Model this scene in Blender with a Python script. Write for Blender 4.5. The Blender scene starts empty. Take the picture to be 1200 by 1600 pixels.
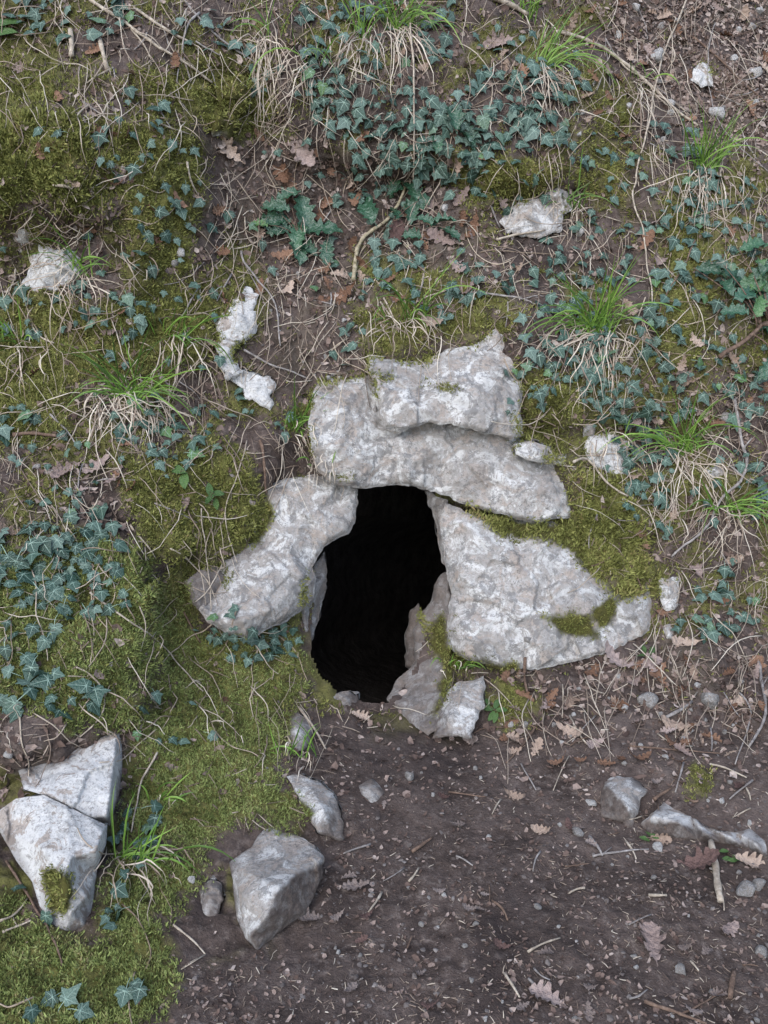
import bpy, math, random
import numpy as np
from mathutils import Vector, Matrix
from mathutils.bvhtree import BVHTree
from mathutils.geometry import delaunay_2d_cdt

random.seed(7); RNG = np.random.default_rng(7)
scene = bpy.context.scene
COL = scene.collection

# ------------------------------------------------------------------ camera
CAM = np.array([0.0, 0.0, 1.55]); PITCH = math.radians(20); F = 1386.0      # focal length in photo pixels
cd = bpy.data.cameras.new('camera'); cam = bpy.data.objects.new('camera', cd); COL.objects.link(cam)
cam.location = CAM; cam.rotation_euler = (math.radians(90) - PITCH, 0, 0)
cd.sensor_fit = 'VERTICAL'; cd.sensor_height = 24; cd.lens = 24 * F / 1600
cd.clip_start = 0.05; cd.clip_end = 200
scene.camera = cam
# ------------------------------------------------------------------ light: overcast day under bare trees
SUN_EL, SUN_AZ = math.radians(44), math.radians(205)      # azimuth clockwise from +y: behind and left of the camera
world = bpy.data.worlds.new('World'); scene.world = world; world.use_nodes = True
wn = world.node_tree; wn.nodes.clear()
sky = wn.nodes.new('ShaderNodeTexSky'); sky.sky_type = 'NISHITA'; sky.sun_disc = False
sky.sun_elevation = SUN_EL; sky.sun_rotation = SUN_AZ; sky.air_density = 1.0; sky.dust_density = 1.5; sky.ozone_density = 1.5
hs = wn.nodes.new('ShaderNodeHueSaturation'); hs.inputs['Saturation'].default_value = 0.82
bg = wn.nodes.new('ShaderNodeBackground'); bg.inputs['Strength'].default_value = 0.15
wo = wn.nodes.new('ShaderNodeOutputWorld')
wn.links.new(sky.outputs[0], hs.inputs['Color']); wn.links.new(hs.outputs[0], bg.inputs[0]); wn.links.new(bg.outputs[0], wo.inputs[0])
sd = bpy.data.lights.new('sun', 'SUN'); sd.energy = 0.9; sd.angle = math.radians(60); sd.color = (1.0, 0.985, 0.965)
sun = bpy.data.objects.new('sun', sd); COL.objects.link(sun); sun.location = (-2, -3, 6)
sdir = Vector((math.sin(SUN_AZ) * math.cos(SUN_EL), math.cos(SUN_AZ) * math.cos(SUN_EL), math.sin(SUN_EL)))
sun.rotation_euler = sdir.to_track_quat('Z', 'Y').to_euler()
vs = scene.view_settings; vs.view_transform = 'Standard'; vs.look = 'None'; vs.exposure = 1.15; vs.gamma = 1.0
scene.render.engine = 'CYCLES'

# ------------------------------------------------------------------ helpers: noise
_perm = np.random.default_rng(3).permutation(256); _val = np.random.default_rng(4).random(256) * 2 - 1
def vnoise(P):
    Pi = np.floor(P).astype(np.int64); f = P - Pi; f = f * f * f * (f * (f * 6 - 15) + 10)
    def h(dx, dy, dz):
        return _val[_perm[(_perm[(_perm[(Pi[..., 0] + dx) & 255] + Pi[..., 1] + dy) & 255] + Pi[..., 2] + dz) & 255]]
    x, y, z = f[..., 0], f[..., 1], f[..., 2]
    a = h(0,0,0) * (1 - x) + h(1,0,0) * x; b = h(0,1,0) * (1 - x) + h(1,1,0) * x
    c = h(0,0,1) * (1 - x) + h(1,0,1) * x; d = h(0,1,1) * (1 - x) + h(1,1,1) * x
    return (a * (1 - y) + b * y) * (1 - z) + (c * (1 - y) + d * y) * z
def fbm(P, s, o=4, g=0.5):
    P = np.asarray(P, float); t = 0; a = 1.0; n = 0
    for i in range(o):
        t = t + a * vnoise(P * s + 17.3 * i); n += a; a *= g; s *= 2.03
    return t / n
def smooth(t):
    t = np.clip(t, 0, 1); return t * t * (3 - 2 * t)
def n2(px, py, s, o=3, seed=0.0):          # noise over picture-pixel coordinates (used only for ragged patch outlines)
    return fbm(np.stack([px, py, np.full_like(px, seed * 37.1)], -1), s, o)

# ------------------------------------------------------------------ helpers: rays
def rays(px, py):
    px = np.asarray(px, float); py = np.asarray(py, float)
    a = (px - 600) / F; b = (800 - py) / F; c, s = math.cos(PITCH), math.sin(PITCH)
    return np.stack([a, c + b * s, -s + b * c], -1)
def sdf(px, py, poly):                      # signed distance to polygon, positive inside
    poly = np.asarray(poly, float)[:, :2]; px = np.asarray(px, float); py = np.asarray(py, float)
    d = np.full(px.shape, 1e18); ins = np.zeros(px.shape, bool); n = len(poly)
    for i in range(n):
        ax, ay = poly[i]; bx, by = poly[(i + 1) % n]
        ex, ey = bx - ax, by - ay; wx, wy = px - ax, py - ay
        t = np.clip((wx * ex + wy * ey) / (ex * ex + ey * ey + 1e-9), 0, 1)
        d = np.minimum(d, (wx - ex * t) ** 2 + (wy - ey * t) ** 2)
        if ay != by:
            cr = ((ay > py) != (by > py)) & (px < ex * (py - ay) / (by - ay) + ax); ins ^= cr
    return np.where(ins, 1, -1) * np.sqrt(d)

# ------------------------------------------------------------------ helpers: meshes and objects
def mesh_np(name, V, Fc, smooth_=True):
    V = np.ascontiguousarray(V, np.float32); Fc = np.ascontiguousarray(Fc, np.int32); m = bpy.data.meshes.new(name); k = Fc.shape[1]
    m.vertices.add(len(V)); m.vertices.foreach_set('co', V.ravel())
    m.loops.add(Fc.size); m.loops.foreach_set('vertex_index', Fc.ravel())
    m.polygons.add(len(Fc)); m.polygons.foreach_set('loop_start', np.arange(0, Fc.size, k, dtype=np.int32))
    m.polygons.foreach_set('use_smooth', np.full(len(Fc), smooth_))
    m.update(calc_edges=True); m.validate()
    return m
def fattr(m, name, v):
    a = m.attributes.new(name, 'FLOAT', 'POINT'); a.data.foreach_set('value', np.ascontiguousarray(v, np.float32))
def tag(o, label=None, cat=None, group=None, kind=None):
    if label: o['label'] = label
    if cat: o['category'] = cat
    if group: o['group'] = group
    if kind: o['kind'] = kind
    return o
def link(name, mesh, mat=None, parent=None, loc=None):
    o = bpy.data.objects.new(name, mesh); COL.objects.link(o)
    if mesh is not None and mat is not None and not mesh.materials: mesh.materials.append(mat)
    if parent is not None: o.parent = parent
    if loc is not None: o.location = loc
    return o
def centred(name, V, Fc, mat, parent=None, sm=True, base=None):     # origin at base of the thing
    V = np.asarray(V, float)
    c = np.array([V[:, 0].mean(), V[:, 1].mean(), V[:, 2].min()]) if base is None else np.asarray(base)
    return link(name, mesh_np(name, V - c, Fc, sm), mat, parent, Vector(c) if parent is None else None)
class Geo:
    def __init__(s): s.V = []; s.F = []; s.A = []; s.n = 0
    def add(s, V, Fc, a=0.0):
        V = np.asarray(V, float); s.V.append(V); s.F.append(np.asarray(Fc) + s.n); s.A.append(np.full(len(V), a) if np.isscalar(a) else a); s.n += len(V)
    def arrays(s): return np.concatenate(s.V), np.concatenate(s.F), np.concatenate(s.A)
    def build(s, name, mat, parent=None, sm=True, base=None):
        V, Fc, A = s.arrays()
        o = centred(name, V, Fc, mat, parent, sm, base); fattr(o.data, 'tint', A); return o
def tube(pts, rad, sides=5):
    pts = np.asarray(pts, float); n = len(pts); rad = np.broadcast_to(np.asarray(rad, float), (n,))
    t = np.gradient(pts, axis=0); t /= np.linalg.norm(t, axis=1)[:, None] + 1e-9
    up = np.array([0.31, 0.55, 0.77]); a = np.cross(t, up); a /= np.linalg.norm(a, axis=1)[:, None] + 1e-9; b = np.cross(t, a)
    ang = np.arange(sides) * 2 * math.pi / sides
    V = pts[:, None] + rad[:, None, None] * (np.cos(ang)[None, :, None] * a[:, None] + np.sin(ang)[None, :, None] * b[:, None])
    V = V.reshape(-1, 3); i = np.arange(n - 1)[:, None] * sides; j = np.arange(sides)[None]; k = (j + 1) % sides
    Fq = np.stack([i + j, i + k, i + sides + k, i + sides + j], -1).reshape(-1, 4)
    V = np.concatenate([V, pts[:1], pts[-1:]]); c0, c1 = n * sides, n * sides + 1; jj = np.arange(sides); kk = (jj + 1) % sides
    e0 = np.stack([np.full(sides, c0), kk, jj, jj], -1); L = (n - 1) * sides
    e1 = np.stack([np.full(sides, c1), L + jj, L + kk, L + kk], -1)
    T = np.concatenate([Fq[:, [0, 1, 2]], Fq[:, [0, 2, 3]], e0[:, :3], e1[:, :3]])
    return V, T
def catmull(p, n):
    p = np.asarray(p, float)
    if len(p) == 2: t = np.linspace(0, 1, n)[:, None]; return p[0] * (1 - t) + p[1] * t
    q = np.concatenate([[2 * p[0] - p[1]], p, [2 * p[-1] - p[-2]]]); s = np.linspace(0, len(p) - 1 - 1e-6, n); i = s.astype(int); t = (s - i)[:, None]
    a, b, c, d = q[i], q[i + 1], q[i + 2], q[i + 3]
    return 0.5 * (2 * b + (c - a) * t + (2 * a - 5 * b + 4 * c - d) * t * t + (3 * b - a - 3 * c + d) * t ** 3)

# ------------------------------------------------------------------ materials
class NT:
    def __init__(s, name):
        s.m = bpy.data.materials.new(name); s.m.use_nodes = True; s.t = s.m.node_tree; s.b = s.t.nodes['Principled BSDF']; s.co = s.t.nodes.new('ShaderNodeTexCoord').outputs['Object']
    def n(s, ty, **kw):
        x = s.t.nodes.new(ty)
        for k, v in kw.items(): setattr(x, k, v)
        return x
    def lk(s, a, b): s.t.links.new(a, b)
    def noise(s, sc, det=5, ro=0.55, dist=0.0, off=0.0):
        x = s.n('ShaderNodeTexNoise'); x.inputs['Scale'].default_value = sc; x.inputs['Detail'].default_value = det; x.inputs['Roughness'].default_value = ro; x.inputs['Distortion'].default_value = dist
        mp = s.n('ShaderNodeMapping'); mp.inputs['Location'].default_value = (off, off * 1.7, off * .3); s.lk(s.co, mp.inputs[0]); s.lk(mp.outputs[0], x.inputs['Vector']); return x.outputs['Fac']
    def voro(s, sc, feat='F1'):
        x = s.n('ShaderNodeTexVoronoi', feature=feat); x.inputs['Scale'].default_value = sc; s.lk(s.co, x.inputs['Vector']); return x
    def ramp(s, fac, *st):
        r = s.n('ShaderNodeValToRGB'); e = r.color_ramp.elements
        while len(e) < len(st): e.new(0.5)
        for el, (p, c) in zip(e, st): el.position = p; el.color = (*c, 1) if len(c) == 3 else c
        s.lk(fac, r.inputs[0]); return r.outputs[0]
    def step(s, fac, a, b):
        r = s.n('ShaderNodeMapRange', interpolation_type='SMOOTHSTEP'); r.inputs[1].default_value = a; r.inputs[2].default_value = b; s.lk(fac, r.inputs[0]); return r.outputs[0]
    def mix(s, f, a, b, bt='MIX'):
        x = s.n('ShaderNodeMix', data_type='RGBA', blend_type=bt)
        for v, i in ((f, 0), (a, 6), (b, 7)):
            if isinstance(v, (int, float)): x.inputs[i].default_value = v
            elif isinstance(v, tuple): x.inputs[i].default_value = (*v, 1)
            else: s.lk(v, x.inputs[i])
        return x.outputs[2]
    def mul(s, a, b, op='MULTIPLY'):
        x = s.n('ShaderNodeMath', operation=op)
        for v, i in ((a, 0), (b, 1)):
            if isinstance(v, (int, float)): x.inputs[i].default_value = v
            else: s.lk(v, x.inputs[i])
        return x.outputs[0]
    def attr(s, nm): return s.n('ShaderNodeAttribute', attribute_name=nm).outputs['Fac']
    def rnd(s): return s.n('ShaderNodeObjectInfo').outputs['Random']
    def bump(s, h, st=0.5, d=0.01, prev=None):
        x = s.n('ShaderNodeBump'); x.inputs['Strength'].default_value = st; x.inputs['Distance'].default_value = d; s.lk(h, x.inputs['Height'])
        if prev is not None: s.lk(prev, x.inputs['Normal'])
        return x.outputs[0]
    def out(s, col, rough=0.85, nrm=None, spec=0.3):
        if isinstance(col, tuple): s.b.inputs['Base Color'].default_value = (*col, 1)
        else: s.lk(col, s.b.inputs['Base Color'])
        if isinstance(rough, (int, float)): s.b.inputs['Roughness'].default_value = rough
        else: s.lk(rough, s.b.inputs['Roughness'])
        s.b.inputs['Specular IOR Level'].default_value = spec
        if nrm is not None: s.lk(nrm, s.b.inputs['Normal'])
        return s.m

def mat_soil():
    t = NT('soil')
    a = t.noise(7, 8, .65); b = t.noise(45, 6, .7, off=3); c = t.noise(160, 4, .7, off=9)
    col = t.ramp(a, (.3, (.034, .025, .022)), (.47, (.070, .053, .0465)), (.58, (.094, .072, .064)), (.72, (.135, .107, .095)))
    col = t.mix(t.step(b, .5, .72), col, (.17, .140, .125)); col = t.mix(t.mul(t.step(b, .48, .3), .7), col, (.030, .024, .022))
    col = t.mix(t.mul(t.step(c, .62, .7), .6), col, (.27, .23, .205))
    lo = t.noise(2.6, 5, .6, .5, off=27); col = t.mix(t.mul(t.step(lo, .5, .66), .35), col, (.128, .101, .090)); col = t.mix(t.mul(t.step(lo, .46, .34), .5), col, (.040, .031, .029))
    col = t.mix(t.mul(t.attr('wet'), .7), col, (.036, .028, .027))
    mo = t.attr('moss'); mcol = t.ramp(t.noise(30, 6, .7, off=5), (.3, (.045, .043, .016)), (.52, (.12, .118, .034)), (.75, (.20, .20, .06)))
    col = t.mix(mo, col, mcol)
    h = t.mix(.5, b, c); nb = t.bump(h, .9, .012); nb = t.bump(a, .5, .03, nb)
    return t.out(col, .93, nb, .15)
def mat_rock(name, warm=0.0, white=0.0):
    t = NT(name)
    a = t.noise(7, 9, .66, .6); b = t.noise(30, 9, .74, .3, off=4); c = t.noise(150, 5, .75, off=8); d = t.noise(13, 9, .72, 1.0, off=12); e = t.noise(75, 6, .75, .2, off=17)
    w = 1.1 + .04 * white
    K = lambda *c: tuple(min(.8, v * w) for v in c)
    col = t.ramp(a, (.28, K(.225, .208, .194)), (.43, K(.285, .268, .252)), (.57, K(.33, .316, .302)), (.72, K(.385, .372, .36)))
    col = t.mix(t.mul(t.step(b, .49, .60), .7), col, K(.40, .395, .388))                     # grey lichen crust
    col = t.mix(t.mul(t.step(d, .525 - .10 * white, .56 - .10 * white), .85), col, K(.52, .52, .515))   # white crust patches
    col = t.mix(t.mul(t.step(d, .47, .43), .6), col, K(.31, .255, .215))                     # tan bare patches
    sp = t.noise(19, 9, .76, .5, off=21); col = t.mix(t.mul(t.step(sp, .535, .562), .68 - .40 * white), col, (.15, .15, .152))   # dark lichen blotches
    sg = t.noise(5, 6, .6, .5, off=33); col = t.mix(t.mul(t.step(sg, .53, .62), .35), col, (.20, .195, .19))                 # weathered grey zones
    col = t.mix(t.mul(t.step(e, .535, .60), .55), col, (.17, .158, .148)); col = t.mix(t.mul(t.step(e, .42, .33), .4), col, K(.55, .55, .545))
    col = t.mix(t.mul(t.step(c, .56, .64), .5), col, (.13, .12, .112))
    vo = t.n('ShaderNodeTexVoronoi', feature='DISTANCE_TO_EDGE'); vo.inputs['Scale'].default_value = 6; mpn = t.n('ShaderNodeVectorMath', operation='ADD'); nz = t.n('ShaderNodeTexNoise'); nz.inputs['Scale'].default_value = 8; nz.inputs['Detail'].default_value = 6
    t.lk(t.co, nz.inputs['Vector']); t.lk(t.co, mpn.inputs[0]); t.lk(nz.outputs['Color'], mpn.inputs[1]); t.lk(mpn.outputs[0], vo.inputs['Vector'])
    crack = t.step(vo.outputs['Distance'], .014, .0); crm = t.mul(crack, t.step(a, .5, .54)); col = t.mix(t.mul(crm, .75), col, (.04, .034, .03))
    mud = t.attr('mud'); mk = t.mul(t.mul(t.step(b, .66, .44), .25), .75, 'ADD'); col = t.mix(t.mul(mud, mk), col, t.ramp(e, (.35, (.060, .048, .043)), (.65, (.13, .105, .093))))  # mud stain; on the recessed cave mouth stones it paints in shade
    mo = t.attr('moss'); col = t.mix(mo, col, t.ramp(b, (.3, (.030, .028, .010)), (.7, (.10, .095, .025))))
    nb = t.bump(e, .7, .008); nb = t.bump(c, .7, .004, nb); nb = t.bump(crm, -.8, .012, nb); nb = t.bump(d, .5, .008, nb)
    return t.out(col, .9, nb, .2)
def mat_tint(name, stops, rough=.85, spec=.2, bump=0, trans=0.0):           # colour chosen per piece by the 'tint' attribute
    t = NT(name); col = t.ramp(t.attr('tint'), *stops)
    col = t.mix(t.mul(t.step(t.noise(90, 4), .4, .65), .35), col, t.mix(1.0, col, (.5, .46, .42), 'MULTIPLY'))
    return t.out(col, rough, t.bump(t.noise(160, 3), .4, .004) if bump else None, spec)
def mat_rnd(name, stops, rough=.6, spec=.4, vein=0):                         # colour chosen per object
    t = NT(name); col = t.ramp(t.rnd(), *stops)
    n = t.noise(4, 5, .6); col = t.mix(t.mul(t.step(n, .42, .66), .45), col, t.mix(1.0, col, (.55, .55, .5), 'MULTIPLY'))
    return t.out(col, rough, t.bump(t.noise(9, 4), .35, .05), spec)
M = {}
M['soil'] = mat_soil()
M['rock'] = mat_rock('limestone'); M['rock_white'] = mat_rock('pale_limestone', 0, 1.0)
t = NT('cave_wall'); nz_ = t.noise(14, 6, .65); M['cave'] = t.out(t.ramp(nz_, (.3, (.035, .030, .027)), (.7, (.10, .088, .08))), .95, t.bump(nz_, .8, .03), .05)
M['moss'] = mat_tint('moss_gold', [(0, (.050, .047, .018)), (.35, (.135, .145, .040)), (.75, (.265, .278, .088)), (1, (.27, .215, .10))], .8, .2)
M['moss_green'] = mat_tint('moss_green', [(0, (.070, .064, .028)), (.35, (.150, .182, .056)), (.75, (.265, .318, .110)), (1, (.27, .235, .12))], .8, .2)
M['straw'] = mat_tint('dry_straw', [(0, (.085, .060, .050)), (.4, (.25, .195, .155)), (.75, (.44, .38, .31)), (1, (.60, .55, .47))], .7, .25)
M['litter'] = mat_tint('leaf_litter', [(0, (.045, .031, .028)), (.35, (.125, .088, .074)), (.7, (.25, .195, .172)), (1, (.40, .345, .315))], .85, .15)
M['gravel'] = mat_tint('gravel', [(0, (.07, .060, .057)), (.5, (.125, .108, .102)), (.88, (.20, .182, .174)), (1, (.38, .37, .36))], .9, .2, 1)
M['grass'] = mat_tint('green_grass', [(0, (.040, .085, .012)), (.5, (.095, .195, .028)), (1, (.18, .30, .055))], .5, .35)
M['ivy'] = mat_rnd('ivy_leaf', [(0, (.014, .040, .026)), (.4, (.034, .076, .056)), (.75, (.055, .105, .080)), (.92, (.095, .15, .125)), (1, (.07, .15, .045))], .40, .55)
M['vein'] = NT('ivy_vein').out((.20, .29, .24), .5, None, .4)
M['holly'] = mat_rnd('holly_leaf', [(0, (.018, .055, .030)), (.6, (.035, .095, .055)), (1, (.075, .16, .05))], .22, .6)
M['vine'] = mat_tint('vine_bark', [(0, (.12, .085, .06)), (.6, (.30, .24, .18)), (1, (.46, .39, .31))], .8, .2)
M['herb'] = mat_rnd('herb_leaf', [(0, (.03, .075, .018)), (1, (.06, .12, .03))], .5, .4)
def mat_bark(name, c0, c1, c2):
    t = NT(name); a = t.noise(60, 6, .7); col = t.ramp(a, (.3, c0), (.52, c1), (.72, c2)); return t.out(col, .85, t.bump(t.noise(220, 4), .6, .004), .2)
M['bark_pale'] = mat_bark('bark_pale', (.16, .13, .105), (.36, .31, .25), (.52, .47, .40))
M['bark_grey'] = mat_bark('bark_grey', (.10, .09, .085), (.24, .22, .21), (.40, .38, .37))
M['bark_brown'] = mat_bark('bark_brown', (.05, .034, .027), (.13, .088, .066), (.24, .17, .13))
M['bark_moss'] = mat_bark('bark_mossy', (.07, .065, .025), (.30, .26, .18), (.45, .40, .31))
for nm, a, b in (('leaf_tan', (.23, .165, .125), (.40, .315, .26)), ('leaf_pink', (.20, .150, .135), (.33, .265, .245)), ('leaf_brown', (.13, .072, .046), (.24, .145, .10)), ('leaf_dark', (.075, .045, .040), (.14, .09, .08)), ('leaf_grey', (.14, .112, .102), (.24, .20, .185))):
    t = NT(nm); r = t.ramp(t.rnd(), (0, a), (1, b)); n = t.noise(2.5, 6, .65)
    M[nm] = t.out(t.mix(t.mul(t.step(n, .45, .7), .55), r, t.mix(1.0, r, (.5, .42, .38), 'MULTIPLY')), .8, t.bump(t.noise(6, 4), .5, .05), .2)

# ------------------------------------------------------------------ terrain: bank, ledges and path, one sheet
PXC = np.array([-300, 0, 200, 400, 600, 800, 1000, 1200, 1500], float)
TAB = {-150: [4.0, 4.0, 4.05, 4.15, 4.2, 4.35, 4.8, 5.2, 5.4], 0: [3.5, 3.45, 3.5, 3.65, 3.75, 3.85, 4.2, 4.6, 4.7],
 100: [3.3, 3.25, 3.3, 3.5, 3.6, 3.68, 3.95, 4.2, 4.3], 200: [3.1, 3.05, 3.15, 3.45, 3.5, 3.55, 3.75, 3.9, 4.0],
 300: [2.95, 2.95, 3.05, 3.42, 3.5, 3.48, 3.55, 3.65, 3.7], 400: [3.0, 3.0, 3.0, 3.3, 3.33, 3.3, 3.38, 3.45, 3.5],
 500: [2.9, 2.9, 2.92, 3.1, 3.12, 3.12, 3.22, 3.28, 3.3], 600: [2.78, 2.78, 2.82, 2.96, 3.02, 3.02, 3.1, 3.12, 3.15],
 700: [2.62, 2.64, 2.7, 2.84, 2.95, 2.95, 3.0, 3.0, 3.02], 800: [2.46, 2.5, 2.56, 2.75, 2.9, 2.88, 2.88, 2.88, 2.9],
 900: [2.32, 2.36, 2.44, 2.64, 2.8, 2.78, 2.75, 2.75, 2.76], 1000: [2.2, 2.22, 2.3, 2.5, 2.68, 2.64, 2.6, 2.6, 2.62],
 1100: [2.05, 2.08, 2.14, 2.32, .0, .04, .07, .08, .1], 1200: [1.92, 1.94, 1.96, .07, .0, .01, .04, .06, .08],
 1300: [.09, .07, .05, .02, .0, .0, .0, .02, .04], 1400: [.05, .04, .01, .0, .0, .0, .0, .0, .01], 1500: [.02, .01, .0, .0, .0, .0, .0, .0, .0],
 1600: [0.] * 9, 1900: [0.] * 9}
PYR = np.array(sorted(TAB), float)
def _tabY():
    T = np.zeros((len(PYR), len(PXC)))
    for i, r in enumerate(PYR):
        for j, v in enumerate(TAB[int(r)]):
            d = rays(PXC[j], r); T[i, j] = v if v > 1 else (v - 1.55) / d[2] * d[1]
    return T
TY = _tabY()
def herm(xs, Yv, x):                       # 1-D cubic Hermite along axis 0
    m = np.gradient(Yv, xs, axis=0); i = np.clip(np.searchsorted(xs, x) - 1, 0, len(xs) - 2); h = xs[i + 1] - xs[i]; t = np.clip((x - xs[i]) / h, 0, 1)
    sh = (slice(None),) + (None,) * (Yv.ndim - 1); t = t[sh]; h = h[sh]
    return (2*t**3 - 3*t**2 + 1) * Yv[i] + (t**3 - 2*t**2 + t) * h * m[i] + (-2*t**3 + 3*t**2) * Yv[i + 1] + (t**3 - t**2) * h * m[i + 1]
ST = 4.0
gx = np.arange(-300, 1500 + 1, ST); gy = np.arange(-150, 1900 + 1, ST)
BY = herm(PXC, herm(PYR, TY, gy).T, gx).T            # base distance Y for each (row, col)
GX, GY = np.meshgrid(gx, gy)
def baseY(px, py):
    px = np.asarray(px, float); py = np.asarray(py, float)
    u = np.clip((px - gx[0]) / ST, 0, len(gx) - 1.001); v = np.clip((py - gy[0]) / ST, 0, len(gy) - 1.001); i = v.astype(int); j = u.astype(int); a = v - i; b = u - j
    return (BY[i, j] * (1 - b) + BY[i, j + 1] * b) * (1 - a) + (BY[i + 1, j] * (1 - b) + BY[i + 1, j + 1] * b) * a
# ledges, mounds and hollows of the bank (outline, how far it stands proud in metres, edge width in pixels)
BUMPS = [([(-300, 835), (60, 825), (150, 850), (215, 860), (248, 900), (240, 980), (222, 1060), (205, 1130), (120, 1150), (30, 1190), (-300, 1210)], .10, 75),
 ([(-300, 150), (60, 165), (130, 190), (150, 260), (150, 330), (90, 345), (40, 330), (-300, 350)], .09, 75),
 ([(160, 180), (310, 190), (330, 300), (300, 420), (210, 430), (170, 330)], .04, 95),
 ([(20, 360), (110, 350), (190, 340), (200, 400), (130, 430), (20, 450)], -.03, 50),
 ([(430, 60), (640, 70), (900, 110), (960, 190), (900, 285), (760, 285), (700, 270), (560, 268), (500, 240), (440, 250)], .07, 60),
 ([(310, 110), (400, 110), (410, 220), (330, 220)], -.03, 40),
 ([(780, 300), (900, 290), (1000, 340), (900, 380), (780, 360)], -.03, 30),
 ([(800, 470), (990, 470), (1010, 640), (900, 660), (820, 640)], .07, 50),
 ([(190, 700), (420, 690), (420, 800), (390, 850), (270, 880), (200, 800)], .06, 50),
 ([(245, 880), (300, 880), (330, 1000), (330, 1060), (250, 1060), (235, 960)], -.03, 50),
 ([(1000, 200), (1200, 240), (1300, 420), (1100, 640), (1010, 520)], .05, 60),
 ([(880, 735), (1000, 735), (1030, 900), (940, 930), (880, 860)], .05, 35)]
D = np.zeros_like(BY)
for k, (poly, h, w) in enumerate(BUMPS):
    D += h * smooth((sdf(GX, GY, poly) + 16 * n2(GX, GY, .02, 3, k)) / w + .5)
RD = rays(GX, GY); P = CAM + RD * ((BY - D) / RD[..., 1])[..., None]

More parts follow.
